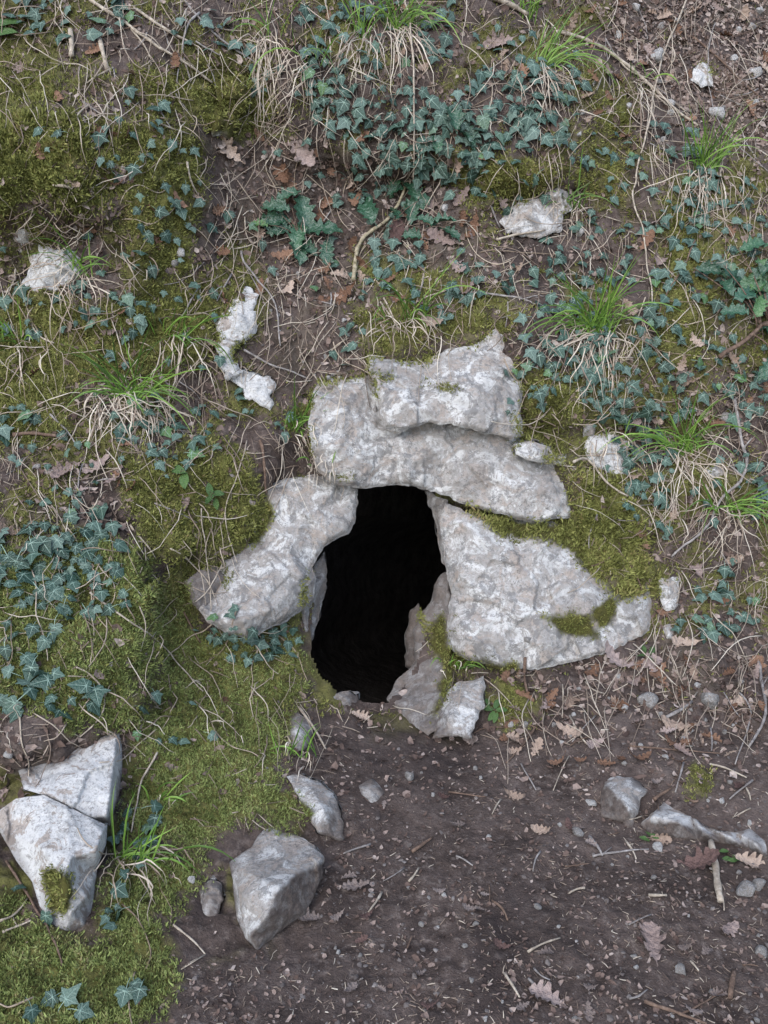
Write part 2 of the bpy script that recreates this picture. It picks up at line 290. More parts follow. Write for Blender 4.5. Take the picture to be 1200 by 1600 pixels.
# moss patches: name, label, outline, golden or green, pixels^2 per sprig, sprig length
MOSS = [
 ('mound', 'thick golden green moss cushion on the mound at the upper left edge', [(-285, 160), (60, 170), (125, 185), (150, 240), (160, 320), (110, 340), (70, 300), (30, 330), (-285, 330)], 'moss', 5.5, .017),
 ('streak', 'dark olive moss hanging down the bank right of the mossy mound', [(165, 190), (300, 185), (330, 240), (310, 330), (300, 440), (215, 430), (180, 340), (160, 250)], 'moss', 7, .013),
 ('slope', 'patchy golden moss on the left slope below the pale streaked stone', [(-285, 450), (60, 460), (150, 470), (300, 430), (345, 470), (335, 560), (240, 590), (120, 610), (90, 700), (-285, 700)], 'moss', 8, .013),
 ('tuftside', 'mottled moss below the large left grass tuft above the left boulder', [(190, 710), (300, 690), (400, 720), (425, 800), (400, 840), (350, 860), (270, 900), (235, 860), (200, 790)], 'moss', 7, .013),
 ('ledge', 'bright moss on the lower left ledge above the split white boulder', [(-285, 860), (60, 850), (150, 825), (215, 850), (245, 880), (240, 960), (225, 1060), (205, 1130), (100, 1150), (60, 1110), (-285, 1130)], 'moss_green', 6.5, .012),
 ('ramp', 'smooth bright green moss lawn sloping down left of the cave mouth', [(235, 900), (290, 900), (330, 990), (420, 1010), (470, 990), (485, 1070), (455, 1110), (455, 1180), (445, 1215), (480, 1270), (470, 1310), (410, 1285), (370, 1300), (300, 1330), (215, 1330), (190, 1290), (205, 1180), (225, 1060)], 'moss_green', 5.0, .009),
 ('foot', 'moss on the soil at the bottom left corner', [(-285, 1400), (20, 1390), (60, 1440), (140, 1470), (240, 1440), (280, 1480), (270, 1560), (200, 1650), (-285, 1650)], 'moss_green', 8, .010),
 ('foot_gap', 'thin moss between the split boulder and the front boulder', [(180, 1330), (300, 1320), (340, 1360), (300, 1400), (250, 1460), (160, 1470), (150, 1400)], 'moss_green', 9, .010),
 ('boulder_cap', 'deep golden brown moss capping the right boulder under the capstone', [(735, 797), (800, 808), (890, 812), (893, 740), (960, 735), (1000, 790), (1025, 870), (1005, 925), (960, 935), (935, 910), (900, 880), (880, 858), (845, 848), (805, 846), (770, 822)], 'moss', 4.8, .016),
 ('boulder_face', 'small brown moss patch on the face of the right boulder', [(850, 965), (890, 960), (930, 975), (940, 950), (950, 930), (965, 935), (955, 975), (935, 1000), (905, 1005), (870, 990)], 'moss', 6, .010),
 ('jamb', 'moss strip between the right boulder and the jamb stones', [(672, 1000), (690, 960), (700, 1010), (730, 1025), (800, 1040), (790, 1060), (740, 1050), (705, 1070), (690, 1120), (672, 1145), (668, 1120), (690, 1060)], 'moss', 6, .010),
 ('right_foot', 'small moss patch at the foot of the right boulder beside a green herb', [(770, 1060), (830, 1080), (850, 1110), (830, 1140), (780, 1140), (765, 1110)], 'moss', 8, .010),
 ('lintel_top', 'moss hanging over the top edge of the upper stone block', [(545, 470), (600, 490), (680, 480), (760, 480), (770, 510), (700, 545), (665, 565), (640, 560), (600, 560), (560, 545)], 'moss', 8, .013),
 ('hang', 'dark moss hanging beside the capstone right of the stone block', [(815, 590), (850, 570), (900, 600), (890, 690), (880, 715), (850, 690), (820, 690)], 'moss', 6, .015),
 ('overhang', 'dark moss along the underside of the upper ivy ledge', [(700, 235), (780, 240), (900, 260), (930, 300), (860, 290), (810, 320), (740, 340), (720, 300)], 'moss', 6.5, .014),
 ('ridge', 'moss along the ridge of the upper right slope', [(880, 75), (950, 110), (990, 180), (980, 240), (1000, 350), (940, 330), (900, 250), (920, 180)], 'moss', 8, .013),
 ('topleft', 'moss around the broken stubs at the top left corner', [(-285, 90), (40, 110), (120, 110), (90, 160), (-285, 165)], 'moss', 8, .013),
 ('topmid', 'dark moss on the bank above the lichened stone', [(200, 100), (330, 110), (430, 90), (430, 180), (390, 230), (330, 200), (220, 170)], 'moss', 10, .013),
 ('rightmid', 'patchy moss among the ivy on the right bank', [(1020, 300), (1110, 330), (1130, 480), (1090, 560), (1040, 640), (1010, 560), (1030, 430)], 'moss', 9, .013),
 ('terrace', 'thin moss on the brown terrace above the cave', [(540, 380), (620, 400), (720, 420), (830, 470), (800, 510), (700, 480), (600, 470), (540, 440)], 'moss', 12, .012),
 ('split_spot', 'small moss spot on the lower face of the split boulder', [(75,1365), (108,1372), (118,1400), (100,1425), (78,1415)], 'moss', 7, .011),
 ('tiny_path', 'tiny moss tuft on the path above the low stone row', [(1072, 1205), (1100, 1190), (1112, 1235), (1080, 1245)], 'moss', 8, .009)]
MS = np.zeros_like(BY)
def moss_mask(px, py, k): return sdf(px, py, MOSS[k][2]) + 22 * n2(px, py, .022, 4, k + 50)
for k in range(len(MOSS)): MS = np.maximum(MS, .9 * smooth((moss_mask(GX, GY, k) + 4 + 26 * n2(GX, GY, .06, 3, k + 140)) / 40))
GROUND = smooth((GY - (1085 + 0 * GX)) / 90) * smooth((GX - 330 + (GY - 1300) * .0) / 120)      # trodden path
GROUND = np.maximum(GROUND, smooth((GY - 1420) / 120))
BARE = [[(890, -200), (1600, -200), (1600, 240), (1190, 250), (1080, 190), (980, 100)], [(340, 215), (540, 230), (740, 300), (760, 420), (560, 480), (520, 590), (440, 640), (400, 560), (420, 440), (340, 330)], [(740, 1010), (1600, 960), (1600, 1250), (740, 1250)]]
def bare(x, y):
    m = np.full(x.shape, -1e9)
    for p in BARE: m = np.maximum(m, sdf(x, y, p))
    return smooth((m + 18 * n2(x, y, .03, 3, 66)) / 30 + .5)
bankn = n2(GX, GY, .013, 4, 9); MS = np.maximum(MS, smooth((bankn - .12) / .2) * .75 * (1 - GROUND) * (1 - .9 * bare(GX, GY)))
WET = smooth((sdf(GX, GY, [(740, 1440), (790, 1430), (810, 1500), (800, 1600), (745, 1600), (730, 1520)]) + 14 * n2(GX, GY, .03, 3, 77)) / 30 + .3) * .8
WET = np.maximum(WET, smooth((sdf(GX, GY, [(560, 1110), (660, 1120), (720, 1160), (760, 1200), (680, 1230), (580, 1215), (520, 1150)]) + 14 * n2(GX, GY, .03, 3, 78)) / 40 + .3) * .7)
WET = np.maximum(WET, smooth((sdf(GX, GY, [(500, 1400), (530, 1330), (620, 1290), (600, 1400), (480, 1500), (430, 1520)]) + 14 * n2(GX, GY, .03, 3, 79)) / 50 + .2) * .4)
# surface relief along the normal
def gnormals(P):
    du = np.gradient(P, axis=1); dv = np.gradient(P, axis=0); n = np.cross(dv, du); n /= np.linalg.norm(n, axis=-1)[..., None] + 1e-12
    s = np.sign((n * (CAM - P)).sum(-1))[..., None]; return n * np.where(s == 0, 1, s)
NRM = gnormals(P)
rel = (.045 * fbm(P, 3.2, 3) + .022 * fbm(P + 5, 11, 3)) * (1 - .62 * GROUND) + .017 * fbm(P + 9, 30, 4) * (1 - .5 * GROUND)
rel += MS * (.020 * np.abs(fbm(P + 3, 16, 2)) + .010 * np.abs(fbm(P, 42, 2)))
P = P + NRM * rel[..., None]
NR, NC = GX.shape
# the sheet goes on beyond the picture on every side
def extend(P, extra):
    L = P[:, :1] - np.array([1, 0, 0]) * np.array([6., 3.2, 1.8, 1., .5, .2])[None, :, None] + np.array([0, .0, 0]); R = P[:, -1:] + np.array([1, 0, 0]) * np.array([.2, .5, 1., 1.8, 3.2, 6.])[None, :, None]
    Q = np.concatenate([L, P, R], 1)
    T = Q[:1] + np.array([0, .84, .54]) * np.array([8., 4.5, 2.4, 1.2, .6, .25])[:, None, None]
    B = Q[-1:] - np.array([0, 1, 0]) * np.array([.2, .5, 1., 2., 3.5, 6.])[:, None, None]
    Q = np.concatenate([T, Q, B], 0); return Q
Q = extend(P, 0)
ext = np.pad(np.zeros((NR, NC)), 6, constant_values=1)
Q[..., 2] += ext * .10 * fbm(Q, 1.1, 3); Q[..., 1] += ext * .10 * fbm(Q + 31, 1.7, 3)
padA = lambda A: np.pad(A, 6, mode='edge')
QR, QC = Q.shape[:2]; I = np.arange(QR * QC).reshape(QR, QC)
quads = np.stack([I[:-1, :-1], I[1:, :-1], I[1:, 1:], I[:-1, 1:]], -1).reshape(-1, 4)
HOLE = [(556, 758), (600, 748), (640, 745), (676, 760), (690, 800), (700, 850), (708, 885), (700, 925), (690, 960), (665, 1000), (650, 1050), (625, 1085), (610, 1100), (575, 1104), (548, 1092), (520, 1082), (500, 1066), (482, 1036), (478, 1000), (484, 965), (488, 935), (488, 900), (488, 865), (510, 838), (540, 820), (548, 790)]
PX6, PY6 = padA(GX), padA(GY)
cx = PX6.ravel()[quads].mean(1); cy = PY6.ravel()[quads].mean(1)
inhole = sdf(cx, cy, HOLE) > 0
inhole &= (ext.ravel()[quads].max(1) < 1)
quads = quads[~inhole]
terrain_V = Q.reshape(-1, 3)
tm = mesh_np('terrain', terrain_V, quads); fattr(tm, 'moss', np.where(ext > 0, .6 * smooth((fbm(Q, 2.2, 4) - .02) / .3) * smooth((Q[..., 2] - .1) / .3), padA(MS)).ravel()); fattr(tm, 'wet', padA(WET).ravel())
terrain = tag(link('terrain', tm, M['soil']), kind='structure', label='steep earth bank and trodden dark soil path in front of it')
if sum(p.normal.z for p in list(tm.polygons)[::997]) < 0: tm.flip_normals()

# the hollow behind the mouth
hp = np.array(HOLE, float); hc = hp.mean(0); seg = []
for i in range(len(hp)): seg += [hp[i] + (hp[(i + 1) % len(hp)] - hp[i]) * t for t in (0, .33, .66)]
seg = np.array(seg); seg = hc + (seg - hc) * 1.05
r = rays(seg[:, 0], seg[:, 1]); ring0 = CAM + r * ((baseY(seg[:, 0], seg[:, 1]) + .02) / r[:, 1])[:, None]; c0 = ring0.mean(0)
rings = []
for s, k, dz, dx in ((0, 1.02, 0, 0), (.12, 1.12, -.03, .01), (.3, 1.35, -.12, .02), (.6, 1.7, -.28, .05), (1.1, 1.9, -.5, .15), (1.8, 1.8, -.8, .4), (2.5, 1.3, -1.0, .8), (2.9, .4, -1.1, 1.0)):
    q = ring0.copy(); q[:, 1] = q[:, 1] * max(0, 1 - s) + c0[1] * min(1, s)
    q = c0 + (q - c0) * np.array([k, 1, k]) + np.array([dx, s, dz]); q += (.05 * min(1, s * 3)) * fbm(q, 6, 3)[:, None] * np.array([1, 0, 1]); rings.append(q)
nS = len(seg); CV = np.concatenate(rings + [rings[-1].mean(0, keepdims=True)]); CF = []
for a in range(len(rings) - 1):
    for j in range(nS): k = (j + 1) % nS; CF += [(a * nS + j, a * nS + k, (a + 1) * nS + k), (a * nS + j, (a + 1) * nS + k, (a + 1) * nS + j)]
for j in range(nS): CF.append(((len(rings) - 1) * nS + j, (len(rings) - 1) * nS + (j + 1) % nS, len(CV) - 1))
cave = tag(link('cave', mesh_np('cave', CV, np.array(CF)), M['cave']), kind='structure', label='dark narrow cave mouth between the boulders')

# ------------------------------------------------------------------ rocks
def interp_d(ctrl, px, py):                # piecewise-planar depth over control points
    vin = [Vector((c[0], c[1])) for c in ctrl]; dv = np.array([c[2] for c in ctrl])
    vs_, _, fs, ov, _, _ = delaunay_2d_cdt(vin, [], [], 0, .01); V2 = np.array([(v.x, v.y) for v in vs_]); dd = np.array([dv[o[0]] if o else 0 for o in ov])
    out = np.zeros(len(px)); best = np.full(len(px), -1e9)
    for f in fs:
        a, b, c = V2[f[0]], V2[f[1]], V2[f[2]]; den = (b[1] - c[1]) * (a[0] - c[0]) + (c[0] - b[0]) * (a[1] - c[1])
        if abs(den) < 1e-6: continue
        w0 = ((b[1] - c[1]) * (px - c[0]) + (c[0] - b[0]) * (py - c[1])) / den; w1 = ((c[1] - a[1]) * (px - c[0]) + (a[0] - c[0]) * (py - c[1])) / den; w2 = 1 - w0 - w1
        mn = np.minimum(np.minimum(w0, w1), w2); u = mn > best
        val = w0 * dd[f[0]] + w1 * dd[f[1]] + w2 * dd[f[2]]; val = np.clip(val, dd.min() - .01, dd.max() + .01)
        out = np.where(u, val, out); best = np.maximum(best, mn)
    return out
def facets(Pw, cell, seed, slope=.18, lim=.014):
    rg = np.random.default_rng(seed); lo, hi = Pw.min(0) - cell, Pw.max(0) + cell; n = int(max(4, np.prod(np.maximum(hi - lo, cell) / cell) * 1.0)); n = min(n, 420)
    C = lo + rg.random((n, 3)) * (hi - lo); G = rg.normal(size=(n, 3)) * slope
    Pj = Pw + .09 * cell * np.stack([fbm(Pw + 3.1, 1.6 / cell, 2), fbm(Pw + 7.7, 1.6 / cell, 2), fbm(Pw + 1.9, 1.6 / cell, 2)], -1)
    d = (Pj ** 2).sum(1)[:, None] - 2 * Pj @ C.T + (C ** 2).sum(1)[None]; i = d.argmin(1); return np.clip(((Pw - C[i]) * G[i]).sum(1) + rg.normal(size=n)[i] * lim * .3, -lim, lim)
ROCK_GEO = []; RIM = []
def sink(outline, inner, bury, grow):      # set a stone deeper into the bank
    cx_ = sum(p[0] for p in outline) / len(outline); cy_ = sum(p[1] for p in outline) / len(outline)
    f = lambda p, b: (cx_ + (p[0] - cx_) * grow, cy_ + (p[1] - cy_) * grow, (p[2] if len(p) > 2 else .1) - b)
    return [f(p, bury) for p in outline], [f(p, bury * .6) for p in inner]
def rock(name, outline, inner, label, cat='boulder', dflt=.1, step=4.5, back=.22, edge=.03, er=16, rough=1.0, mat='rock', parent=None, mud=None, moss=None, seed=1, jit=2.5, group=None, bury=0.0, grow=1.0, strata=.25):
    step *= .72; er *= .6; edge *= .7; outline, inner = sink(outline, inner, bury, grow); ol = np.array([(p[0], p[1], p[2] if len(p) > 2 else dflt) for p in outline], float); ctrl = [tuple(p) for p in ol] + list(inner)
    pts = []
    for i in range(len(ol)):
        a, b = ol[i], ol[(i + 1) % len(ol)]; m = max(1, int(np.hypot(*(b - a)[:2]) / (step * 1.2)))
        pts += [a + (b - a) * t / m for t in range(m)]
    bp = np.array(pts); jx = n2(bp[:, 0], bp[:, 1], .07, 4, seed + .3); jy = n2(bp[:, 0], bp[:, 1], .07, 4, seed + 5.7); bp[:, 0] += jit * 2 * jx; bp[:, 1] += jit * 2 * jy
    x0, x1, y0, y1 = bp[:, 0].min(), bp[:, 0].max(), bp[:, 1].min(), bp[:, 1].max()
    ggx, ggy = np.meshgrid(np.arange(x0, x1, step), np.arange(y0, y1, step)); ggx = ggx + (np.arange(ggx.shape[0]) % 2)[:, None] * step * .5; ggx, ggy = ggx.ravel(), ggy.ravel()
    k = sdf(ggx, ggy, bp) > step * .6; ggx, ggy = ggx[k], ggy[k]; nb = len(bp)
    X = np.concatenate([bp[:, 0], ggx]); Yp = np.concatenate([bp[:, 1], ggy])
    vs_, _, fs, ov, _, _ = delaunay_2d_cdt([Vector((a, b)) for a, b in zip(X, Yp)], [(i, (i + 1) % nb) for i in range(nb)], [], 1, 1e-4)
    V2 = np.array([(v.x, v.y) for v in vs_]); X, Yp = V2[:, 0], V2[:, 1]
    d = interp_d(ctrl, X, Yp); sd_ = np.maximum(sdf(X, Yp, bp), 0); t = np.clip(sd_ / er, 0, 1); d = d - edge * (1 - np.sqrt(np.clip(1 - (1 - t) ** 2, 0, 1)))
    R = rays(X, Yp); sc = baseY(X, Yp) / R[:, 1]; Rn = R / np.linalg.norm(R, axis=1)[:, None]; W = CAM + R * sc[:, None] - Rn * d[:, None]
    amp = rough * smooth(sd_ / 10 + .15)
    zz = W[:, 2] + .3 * W[:, 0] * math.sin(seed) + .05 * fbm(W + 4, 7, 3); sw = (zz / .055) % 1.0; ledge = .007 * (sw - .5) * smooth((fbm(W + 8, 5, 2) + .1) * 4)
    disp = amp * (.8 * facets(W, .17, seed, .16, .014) + .28 * facets(W, .06, seed + 5, .2, .007) + .35 * facets(W, .02, seed + 9, .25, .0032) + .004 * fbm(W, 7, 3) + .0030 * fbm(W + 2, 34, 3) + .0042 * fbm(W + 6, 95, 3) + strata * ledge)
    W = W - Rn * disp[:, None]
    # boundary order and the buried back of the rock
    order = []
    ovm = {}
    for i, o in enumerate(ov):
        for q in o: ovm[q] = i
    order = [ovm[i] for i in range(nb) if i in ovm]; order = [o for i, o in enumerate(order) if o != order[i - 1]]
    cen = W[order].mean(0); axis = (cen - CAM); axis[2] *= .95; axis /= np.linalg.norm(axis)
    allV = [W]; prev = np.array(order); base_n = len(W); T = [f if len(f) == 3 else f[:3] for f in fs]
    for kk, (bk, scl) in enumerate(((back * .3, .985), (back, .86))):
        ringp = cen + (W[order] - cen) * scl + axis * bk; ringp += .012 * fbm(ringp, 14, 3)[:, None]; idx = np.arange(len(order)) + base_n + kk * len(order); allV.append(ringp)
        for i in range(len(order)): j = (i + 1) % len(order); T += [(prev[i], prev[j], idx[j]), (prev[i], idx[j], idx[i])]
        prev = idx
    allV = np.concatenate(allV); cb = len(allV); allV = np.concatenate([allV, (cen + axis * back * 1.15)[None]])
    for i in range(len(order)): T.append((prev[i], prev[(i + 1) % len(order)], cb))
    T = np.array(T, int)
    extra = len(allV) - len(X); mud_or_shade_v = np.zeros(len(allV)); mossv = np.zeros(len(allV))
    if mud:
        for poly, s in mud: mud_or_shade_v[:len(X)] = np.maximum(mud_or_shade_v[:len(X)], s * smooth((sdf(X, Yp, poly) + 7 * n2(X, Yp, .07, 3, seed)) / 10 + .5))
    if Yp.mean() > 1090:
        zb = W[:, 2] - np.minimum(CAM[2] + R[:, 2] * sc, W[:, 2].min() + .03); mud_or_shade_v[:len(X)] = np.maximum(mud_or_shade_v[:len(X)], .9 * smooth(1.15 - (W[:, 2] - W[:, 2].min()) / .05 + .9 * fbm(W, 22, 3)))
    for kx in range(len(MOSS)): mossv[:len(X)] = np.maximum(mossv[:len(X)], smooth((moss_mask(X, Yp, kx) + 4) / 12))
    ROCK_GEO.append((allV, T)); RIM.append(bp[:, :2].copy())
    base = np.array([allV[:len(X), 0].mean(), allV[:len(X), 1].mean(), allV[:len(X), 2].min()]) if parent is None else np.array(parent.location)
    o = centred(name, allV, T, M[mat], parent, True, base); fattr(o.data, 'mud', mud_or_shade_v); fattr(o.data, 'moss', mossv)
    if parent is None: tag(o, label, cat, group)
    elif label: o['label'] = label
    return o

rock('boulder', [(484,640,.10),(485,612,.09),(496,600,.04),(530,592,.02),(575,585,.02),(640,600,.02),(720,610,.03),(800,640,.03),(815,690,.05),(850,718,.07),(884,722,.07),(888,745,.08),(893,770,.08),(890,808,.10),(860,812,.12),(835,817,.12),(800,808,.13),(765,798,.13),(735,793,.13),(705,778,.12),(680,768,.12),(650,760,.12),(620,757,.12),(590,762,.13),(560,762,.14),(540,760,.14),(515,753,.13),(497,738,.12),(490,722,.11),(484,700,.12),(482,670,.12)],
     [(540,640,.14),(530,700,.17),(600,690,.12),(560,740,.17),(650,715,.14),(700,700,.11),(760,720,.12),(800,760,.15),(860,770,.13),(720,750,.15),(640,745,.15)], 'wide grey capstone lying across the top of the cave mouth', seed=11, step=4, er=14, strata=1.3)
rock('boulder', [(572,553,.04),(590,556,.03),(625,564,.03),(665,566,.03),(672,554,.02),(705,546,.02),(738,542,.02),(750,530,.01),(765,514,.01),(775,506,.01),(792,514,.01),(804,536,.02),(810,560,.03),(810,590,.04),(815,612,.09),(812,640,.11),(818,680,.11),(800,686,.13),(780,680,.15),(750,676,.18),(715,665,.19),(690,664,.18),(670,660,.18),(645,668,.18),(620,676,.17),(600,672,.16),(592,650,.15),(588,620,.14),(582,590,.12),(575,575,.11)],
     [(620,620,.17),(700,600,.15),(760,590,.13),(740,640,.18),(660,640,.19),(780,650,.16)], 'pale upright stone block resting on the capstone above the cave mouth', seed=12, step=4, er=12)
rock('stone', [(800,692,.12),(830,688,.11),(860,698,.11),(866,710,.12),(885,712,.10),(884,725,.12),(850,724,.14),(820,718,.15),(805,710,.14)], [(835,705,.16)], 'small white wedge of stone on the right shoulder of the capstone', 'stone', seed=13, step=3.5, er=8, edge=.02, back=.12)
rock('boulder', [(405,758,.01),(440,745,.0),(490,740,.01),(545,748,.03),(559,765,.08),(557,808,.10),(544,835,.11),(505,854,.12),(490,885,.13),(494,912,.14),(490,935,.13),(467,958,.12),(425,981,.12),(386,1002,.11),(356,988,.10),(326,973,.07),(308,948,.04),(328,905,.03),(350,866,.02),(378,832,.01),(390,795,.01)],
     [(480,800,.11),(450,860,.15),(470,900,.19),(400,930,.17),(380,970,.18),(430,950,.19),(520,820,.13)], 'slanting pale boulder left of the cave mouth with ivy leaves on it', seed=14, step=4, er=14, mud=[([(425,985),(494,925),(500,960),(440,1000)],.35), ([(380,740),(440,740),(420,850),(330,930),(300,930)],.4)])
rock('stone', [(287,908,.05),(330,880,.05),(360,900,.06),(345,940,.07),(330,965,.06),(300,945,.06)], [(325,920,.08)], 'small half buried stone left of the slanting boulder', 'stone', seed=15, bury=.02, mud=[([(270,860),(380,860),(380,980),(270,980)],.8)], step=4, er=8, edge=.02, back=.12)
rock('boulder', [(696,784,.12),(732,800,.12),(770,806,.10),(840,815,.07),(890,815,.04),(940,850,.03),(1010,900,.02),(1020,940,.02),(1015,985,.03),(975,1008,.05),(932,1026,.06),(880,1038,.06),(824,1046,.07),(792,1046,.08),(760,1040,.10),(720,1026,.12),(700,1010,.13),(698,984,.15),(704,928,.14),(698,892,.13),(690,852,.12),(686,816,.12)],
     [(735,830,.17),(720,900,.19),(725,980,.21),(800,870,.17),(860,870,.15),(800,960,.19),(880,970,.15),(940,960,.12),(970,950,.10),(900,900,.13),(790,1005,.17),(860,1005,.14),(740,1000,.19)], 'large blotched grey boulder right of the cave mouth', seed=16, step=4, er=14)
rock('stone', [(1030,905,.05),(1058,900,.05),(1060,930,.06),(1052,948,.06),(1033,946,.06)], [(1045,925,.07)], 'small whitish stone beyond the right end of the large right boulder', 'stone', seed=17, step=3.5, er=8, edge=.015, rough=1.0, jit=4, bury=.028, grow=1.12, back=.1)
rock('stone', [(662,766,.02),(700,782,.06),(698,850,.05),(704,892,.05),(690,880,.02),(684,840,.0),(674,800,.0)], [(690,810,.05)], 'narrow shaded stone lining the upper right side of the cave mouth', 'stone', seed=18, step=4, er=8, edge=.02, mud=[([(640,740),(720,740),(720,900),(640,900)],.5)])  # whole face tinted darker: painted shade of the recess
rock('boulder', [(700,886,.04),(676,915,.0),(675,935,-.01),(658,960,-.02),(645,985,-.03),(648,1030,-.03),(640,1050,-.02),(660,1060,.03),(692,1050,.07),(706,1010,.09),(708,950,.08)], [(690,960,.05),(680,1010,.04)], 'shaded jamb stone inside the right edge of the cave mouth', seed=19, step=4, er=10, edge=.025, mud=[([(620,860),(720,860),(720,1080),(620,1080)],.75)])  # jamb darkened all over, its recess shade put into the colour
rock('stone', [(652,940,-.14),(640,955,-.16),(634,985,-.17),(634,1040,-.17),(660,1050,-.1),(668,990,-.1)], [], 'dark stone deep inside the right of the cave mouth', 'stone', seed=20, step=4, er=8, edge=.02, mud=[([(600,900),(700,900),(700,1080),(600,1080)],.9)])  # strong dark tint stands in for the shade inside the mouth
rock('boulder', [(604,1092,.0),(618,1062,.0),(645,1038,.02),(672,1028,.05),(700,1030,.08),(706,1056,.09),(694,1100,.08),(680,1142,.07),(668,1150,.05),(640,1128,.03)], [(660,1080,.07),(640,1100,.05)], 'leaning dark grey slab at the lower right corner of the cave mouth', seed=21, step=4, er=10, edge=.02, mud=[([(590,1010),(720,1010),(720,1170),(590,1170)],.7)])  # slab darkened by recess shade painted into its colour
rock('stone', [(688,1084,.06),(712,1066,.08),(756,1056,.08),(757,1100,.09),(745,1130,.08),(735,1152,.06),(700,1150,.06),(674,1154,.04),(680,1115,.06)], [(720,1100,.13),(700,1120,.12)], 'blocky pale stone on the soil below the large right boulder', 'stone', seed=22, step=3.5, er=8, edge=.02, back=.14, mud=[([(674,1156),(684,1100),(700,1120),(705,1155)],.4)])
rock('stone', [(505,862,.02),(512,890,.0),(508,925,-.02),(500,960,-.03),(486,1000,-.02),(474,1000,.03),(470,950,.05),(480,900,.05)], [(494,920,.03)], 'shaded stone lining the left side of the cave mouth', 'stone', seed=48, step=4, er=8, edge=.02, mud=[([(440,840),(540,840),(540,1040),(440,1040)],.55)])  # dark tint paints the shade on this inner stone
# split boulder at the left
sp_root = link('split_boulder', None); rr = rays(100, 1455); sp_root.location = Vector(CAM + rr * (baseY(100, 1455) / rr[1]))
tag(sp_root, 'large white boulder split by a crack at the lower left edge', 'boulder'); sp_root.empty_display_size = .1
rock('upper_slab', [(28,1202,.06),(82,1178,.06),(125,1162,.05),(175,1141,.04),(196,1138,.0),(194,1182,.0),(186,1240,.02),(172,1290,.05),(140,1277,.125),(105,1260,.14),(70,1243,.13),(37,1233,.11)],
     [(182,1150,.08),(178,1190,.11),(172,1240,.14),(166,1275,.14),(110,1210,.12)], None, seed=23, step=4, er=5, edge=.007, rough=.6, mat='rock_white', parent=sp_root, jit=.5, mud=[([(20,1170),(130,1150),(120,1185),(60,1210),(20,1240)],.45)])
rock('lower_slab', [(0,1265,.115),(25,1247,.135),(68,1242,.155),(104,1259,.165),(138,1276,.155),(168,1289,.115),(166,1318,.08),(152,1358,.06),(146,1408,.04),(143,1452,.0),(100,1460,.02),(82,1445,.03),(62,1415,.05),(50,1378,.07),(25,1345,.08),(0,1300,.09),(-20,1290,.08)],
     [(160,1300,.17),(150,1330,.19),(110,1340,.20),(60,1320,.17),(60,1280,.16),(100,1370,.19),(110,1430,.10),(135,1400,.12)], None, seed=24, step=4, er=6, edge=.009, rough=.6, mat='rock_white', parent=sp_root, jit=.5, mud=[([(60,1380),(110,1370),(160,1400),(150,1470),(60,1470)],.35), ([(-20,1280),(20,1300),(60,1400),(20,1400)],.5)])
rock('boulder', [(357,1347,.04),(393,1323,.04),(410,1297,.03),(423,1293,.03),(443,1300,.04),(460,1300,.05),(483,1317,.07),(507,1337,.07),(503,1370,.06),(477,1427,.03),(443,1450,.02),(403,1485,.0),(383,1467,.02),(370,1433,.03),(363,1373,.05)],
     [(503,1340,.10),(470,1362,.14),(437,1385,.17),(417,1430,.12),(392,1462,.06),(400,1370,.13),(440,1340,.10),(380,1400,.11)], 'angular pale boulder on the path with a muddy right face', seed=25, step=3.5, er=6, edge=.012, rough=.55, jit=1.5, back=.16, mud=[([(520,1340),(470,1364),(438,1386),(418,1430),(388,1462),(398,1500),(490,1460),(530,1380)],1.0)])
rock('boulder', [(447,1213,.03),(470,1208,.03),(497,1220,.05),(523,1240,.06),(533,1267,.06),(538,1313,.02),(520,1310,.03),(493,1297,.06),(478,1270,.07),(460,1237,.05)], [(505,1265,.11),(490,1240,.09)], 'rounded grey stone at the right edge of the moss lawn', 'stone', seed=26, step=3.5, er=8, edge=.02, rough=.5, back=.14, mud=[([(500,1290),(540,1280),(545,1320),(510,1318)],.5)])
rock('stone', [(447,1117,.03),(463,1108,.03),(478,1120,.05),(488,1140,.05),(480,1167,.03),(463,1172,.03),(450,1157,.04)], [(466,1140,.08)], 'small upright grey stone at the top right edge of the moss lawn', 'stone', seed=27, step=3.2, er=7, edge=.015, rough=.5, back=.1)
rock('stone', [(555,1226,.01),(566,1219,.01),(582,1218,.02),(600,1237,.02),(594,1260,.0),(580,1262,.0),(563,1245,.01)], [(578,1236,.05)], 'small rounded stone on the soil before the cave mouth', 'stone', seed=28, step=3, er=7, edge=.015, rough=.4, back=.06, mat='rock')
rock('stone', [(514,1094,.02),(524,1083,.02),(545,1078,.02),(558,1090,.02),(556,1112,.0),(532,1106,.01)], [(540,1092,.05)], 'grey stone lying on the threshold of the cave mouth', 'stone', seed=29, step=3, er=6, edge=.015, rough=.4, back=.08)
rock('stone', [(307,1390,.01),(330,1372,.01),(346,1380,.02),(348,1402,.03),(337,1440,.0),(317,1430,.0)], [(328,1400,.045)], 'small mossy stone just left of the angular path boulder', 'stone', seed=30, step=3, er=6, edge=.012, rough=.5, back=.08, mud=[([(335,1380),(352,1380),(345,1445),(325,1442)],.5)])
rock('stone', [(263,1398,.02),(270,1408,.02),(262,1435,.02),(243,1464,.0),(238,1460,.0),(248,1430,.02)], [(256,1428,.04)], 'thin pale stone edge sticking out of the lower left moss', 'stone', seed=31, step=3, er=5, edge=.01, rough=.4, back=.08)
